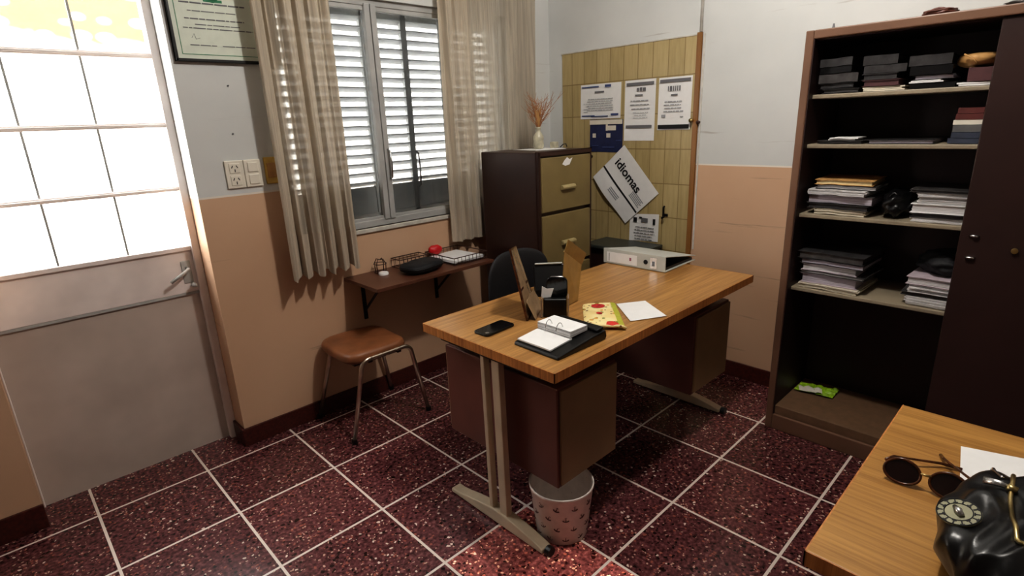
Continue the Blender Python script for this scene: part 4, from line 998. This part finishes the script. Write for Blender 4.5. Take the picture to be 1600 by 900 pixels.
# ------------------------------------------------------------------ second desk, bottom right
t = thing('side_desk', (1.14, -2.95, 0), 'oak laminate desk in front of the open cabinet carrying sunglasses', 'desk')
box(.805, 1.478, -3.55, -2.277, DZ-.03, DZ).build('tabletop', 'oak2', t, .002)
m = MB(); m.box(.803, .8055, -3.55, -2.275, DZ-.03, DZ-.0008); m.box(.803, 1.48, -2.2775, -2.275, DZ-.03, DZ-.0008); m.build('edge_band', 'oakedge', t)
for x, y in ((.86, -2.34), (1.42, -2.34), (.86, -3.48), (1.42, -3.48)): box(x-.018, x+.018, y-.018, y+.018, 0, DZ-.03).build('leg', 'brown', t, .002)
box(.84, 1.44, -2.36, -2.33, DZ-.15, DZ-.03).build('apron', 'brown', t)
flat_quad('blank_sheet', ((1.345, -2.409), (1.40, -2.60), (1.235, -2.65), (1.185, -2.43)), DZ, .002, 'white', 'blank white sheet partly under the black handbag', 'paper', .003)

# sunglasses
t = thing('sunglasses', (1.15, -2.38, DZ), 'brown tortoiseshell sunglasses with dark lenses on the side desk', 'sunglasses')
def lens(cx, cy, yawd):
    Ml = Matrix.Translation((cx, cy, DZ+.0245)) @ Matrix.Rotation(math.radians(yawd), 4, 'Z') @ Matrix.Rotation(math.radians(28), 4, 'Y')
    pts = []
    for k in range(28):
        a = 2*PI*k/28; y = .030*math.cos(a); zz_ = .0235*math.sin(a)*(1-.10*math.sin(a))-.002*math.cos(2*a)
        pts.append(Ml @ Vector((0, y, zz_)))
    return pts, Ml
P1, M1 = lens(1.122, -2.345, 2); P2, M2 = lens(1.126, -2.419, -2)
for Pp, Mm in ((P1, M1), (P2, M2)):
    MB().prism(Pp, (.0015, 0, .001)).build('lens', 'lens', t)
fr = MB(); fr.tube(P1, .0026, 8, True); fr.tube(P2, .0026, 8, True)
fr.build('front_frame', 'tortoise', t, smooth=True)
MB().tube([M1 @ Vector((0, -.028, .006)), Vector((1.125, -2.382, DZ+.030)), M2 @ Vector((0, .028, .006))], .0024, 8).build('bridge', 'gold', t, smooth=True)
MB().tube([M1 @ Vector((0, .030, .012)), Vector((1.158, -2.322, DZ+.030)), Vector((1.195, -2.345, DZ+.016)), Vector((1.232, -2.392, DZ+.008)), Vector((1.242, -2.425, DZ+.004))], [.003, .0028, .0022, .003, .0035], 8).build('temple', 'tortoise', t, smooth=True)
MB().tube([M2 @ Vector((0, -.030, .012)), Vector((1.168, -2.444, DZ+.030)), Vector((1.205, -2.420, DZ+.022)), Vector((1.245, -2.395, DZ+.012)), Vector((1.272, -2.385, DZ+.005))], [.003, .0028, .0022, .003, .0035], 8).build('temple', 'tortoise', t, smooth=True)

# handbag
HB = Vector((.975, -2.614, DZ+.001))
t = thing('handbag', HB, 'black leather handbag with round metal badge and brass zips', 'handbag')
def hb(u, v, k=1.):
    a = 2*PI*u; ph = -PI/2+PI*v; r = max(0, math.cos(ph))**.5
    c_, s_ = math.cos(a), math.sin(a)
    x = math.copysign(abs(c_)**.7, c_)*.165*r; y = math.copysign(abs(s_)**.62, s_)*.185*r
    z = .055+.055*math.copysign(abs(math.sin(ph))**.7, math.sin(ph))
    q = Vector((x, y, z))
    w = q+Vector((noise.noise(q*7), noise.noise(q*7+Vector((9, 0, 0))), noise.noise(q*7+Vector((0, 9, 0)))))*.035
    f_ = .0022*math.sin(95*(w.y+.4*w.x)+5*noise.noise(q*11))+.009*(1-abs(noise.noise(Vector((w.x*9, w.y*26, w.z*12)))*2.2))+.006*noise.noise(q*14)
    n_ = Vector((x/.027, y/.034, (z-.055)/.005)).normalized()
    q += n_*f_*k*min(1, max(.15, (z-.005)*14)); q.z = max(q.z, .0)
    return HB+q
m = MB(); m.grid(hb, 220, 110, True); m.build('bag_body', 'leather', t, smooth=True)

# bag details (badge, zips) placed on its surface by ray cast
from mathutils.bvhtree import BVHTree
bob = [o for o in t.children if o.name.startswith('bag_body')][0]
bmv = [WM(t) @ v.co for v in bob.data.vertices]; bvh = BVHTree.FromPolygons(bmv, [tuple(p.vertices) for p in bob.data.polygons])
def on(x, y, lift=.002):
    h, n_, i_, d_ = bvh.ray_cast(Vector((x, y, 2)), Vector((0, 0, -1)))
    return (h+Vector((0, 0, lift)), n_) if h else (Vector((x, y, DZ+.05)), Vector((0, 0, 1)))
bx_, by_ = .950, -2.460
q, n_, i_, d_ = bvh.find_nearest(Vector((.917, -2.452, .820))); n_ = (n_+Vector((-.18, .22, .1))).normalized()
q += n_*.004
bd = MB().disc(q, n_, .029, .003, 36).build('badge', plain('pewter_badge', (132, 130, 104), .5, .2), t, .001)
u_ = n_.orthogonal().normalized(); w2 = n_.cross(u_)
g_ = MB()
for rr_ in (.0278, .0182): g_.tube([q+n_*.0032+(u_*math.cos(2*PI*k/32)+w2*math.sin(2*PI*k/32))*rr_ for k in range(32)], .0009, 5, True)
for k in range(14):
    a = 2*PI*k/14; c_ = q+n_*.0032+(u_*math.cos(a)+w2*math.sin(a))*.023; rad = (u_*math.cos(a)+w2*math.sin(a)); tan_ = n_.cross(rad)
    g_.bar(c_-rad*.0035, c_+rad*.0035, .002, .0008, n_)
    g_.bar(c_-rad*(.003 if k % 2 else -.003)-tan_*.003, c_-rad*(.003 if k % 2 else -.003)+tan_*.003, .0018, .0008, n_)
g_.build('badge_lettering', 'blackink', bd)
g_ = MB().tube([q+n_*.0045+u_*(-.010)+w2*.002, q+n_*.0055+w2*.0, q+n_*.0045+u_*.011-w2*.002], [.004, .006, .003], 8)
g_.build('badge_relief', 'steel', bd, smooth=True)
def surf_line(pts, r, name, mat, par=t, lift=.003, n=8):
    out_ = []
    for (xa, ya), (xb, yb) in zip(pts[:-1], pts[1:]):
        for k in range(8):
            f_ = k/8; out_.append(on(xa+(xb-xa)*f_, ya+(yb-ya)*f_, lift)[0])
    out_.append(on(*pts[-1], lift)[0])
    return MB().tube(out_, r, n).build(name, mat, par, smooth=True)
surf_line([(1.12, -2.50), (1.06, -2.50), (1.0, -2.503), (.94, -2.51), (.89, -2.52), (.855, -2.55)], .0035, 'zip', 'gold')
surf_line([(1.13, -2.47), (1.085, -2.475), (1.05, -2.488)], .0025, 'side_zip', 'steel')
pc, pn = on(1.02, -2.50, .007)
MB().tube([pc, pc+Vector((.004, .014, .0)), pc+Vector((.006, .034, -.004))], [.003, .006, .0065], 8, flat=.5).build('zip_pull', 'steel', t, smooth=True)
MB().tube([pc+Vector((.0, -.008, -.002)), pc+Vector((0, .004, .001))], [.007, .006], 8).build('zip_slider', 'gold', t, smooth=True)

# ------------------------------------------------------------------ lights
def light(kind, name, loc, energy, color, **kw):
    l = bpy.data.lights.new(name, kind); l.energy = energy; l.color = color
    for k, v in kw.items(): setattr(l, k, v)
    o = bpy.data.objects.new(name, l); C.objects.link(o); o.location = loc; return o
light('POINT', 'ceiling_bulb', (1.38, -1.77, 2.72), 58, (1, .95, .885), shadow_soft_size=.06)
for nm, x0, x1, z0, z1 in (('door_portal', DX0, DX1, .96, DTOP), ('window_portal', WX0, WX1, WZ0, WZ1)):
    o = light('AREA', nm, ((x0+x1)/2, .30, (z0+z1)/2), 1, (1, 1, 1), shape='RECTANGLE', size=x1-x0, size_y=z1-z0)
    o.rotation_euler = (PI/2, 0, 0); o.rotation_euler = (-PI/2, 0, 0); o.data.cycles.is_portal = True

wd = bpy.data.worlds.new('World'); bpy.context.scene.world = wd; wd.use_nodes = True
wd.node_tree.nodes['Background'].inputs[0].default_value = (.97, .985, 1, 1); wd.node_tree.nodes['Background'].inputs[1].default_value = 12.0

# ------------------------------------------------------------------ camera (solved from the floor tiles)
cam = bpy.data.cameras.new('camera'); co = bpy.data.objects.new('camera', cam); C.objects.link(co)
a_, b__, c__ = 0.76146122, 0.29251006, -0.03928417
f_ = Vector((math.cos(b__)*math.sin(a_), math.cos(b__)*math.cos(a_), -math.sin(b__)))
r_ = Vector((math.cos(a_), -math.sin(a_), 0)); u_ = r_.cross(f_)
r2 = r_*math.cos(c__)+u_*math.sin(c__); u2 = -r_*math.sin(c__)+u_*math.cos(c__)
mw = Matrix((r2, u2, -f_)).transposed().to_4x4(); mw.translation = (-.07000816, -2.49773342, 1.43498015)
co.matrix_world = mw
cam.sensor_width = 36; cam.lens = 862.533/1600*36; cam.clip_start = .02
S = bpy.context.scene; S.camera = co
S.view_settings.view_transform = 'Standard'; S.view_settings.look = 'Medium High Contrast'; S.view_settings.exposure = .22; S.view_settings.gamma = 1
S.cycles.max_bounces = 10; S.cycles.diffuse_bounces = 5; S.cycles.transparent_max_bounces = 16; S.cycles.use_denoising = True
S.cycles.sample_clamp_indirect = 6
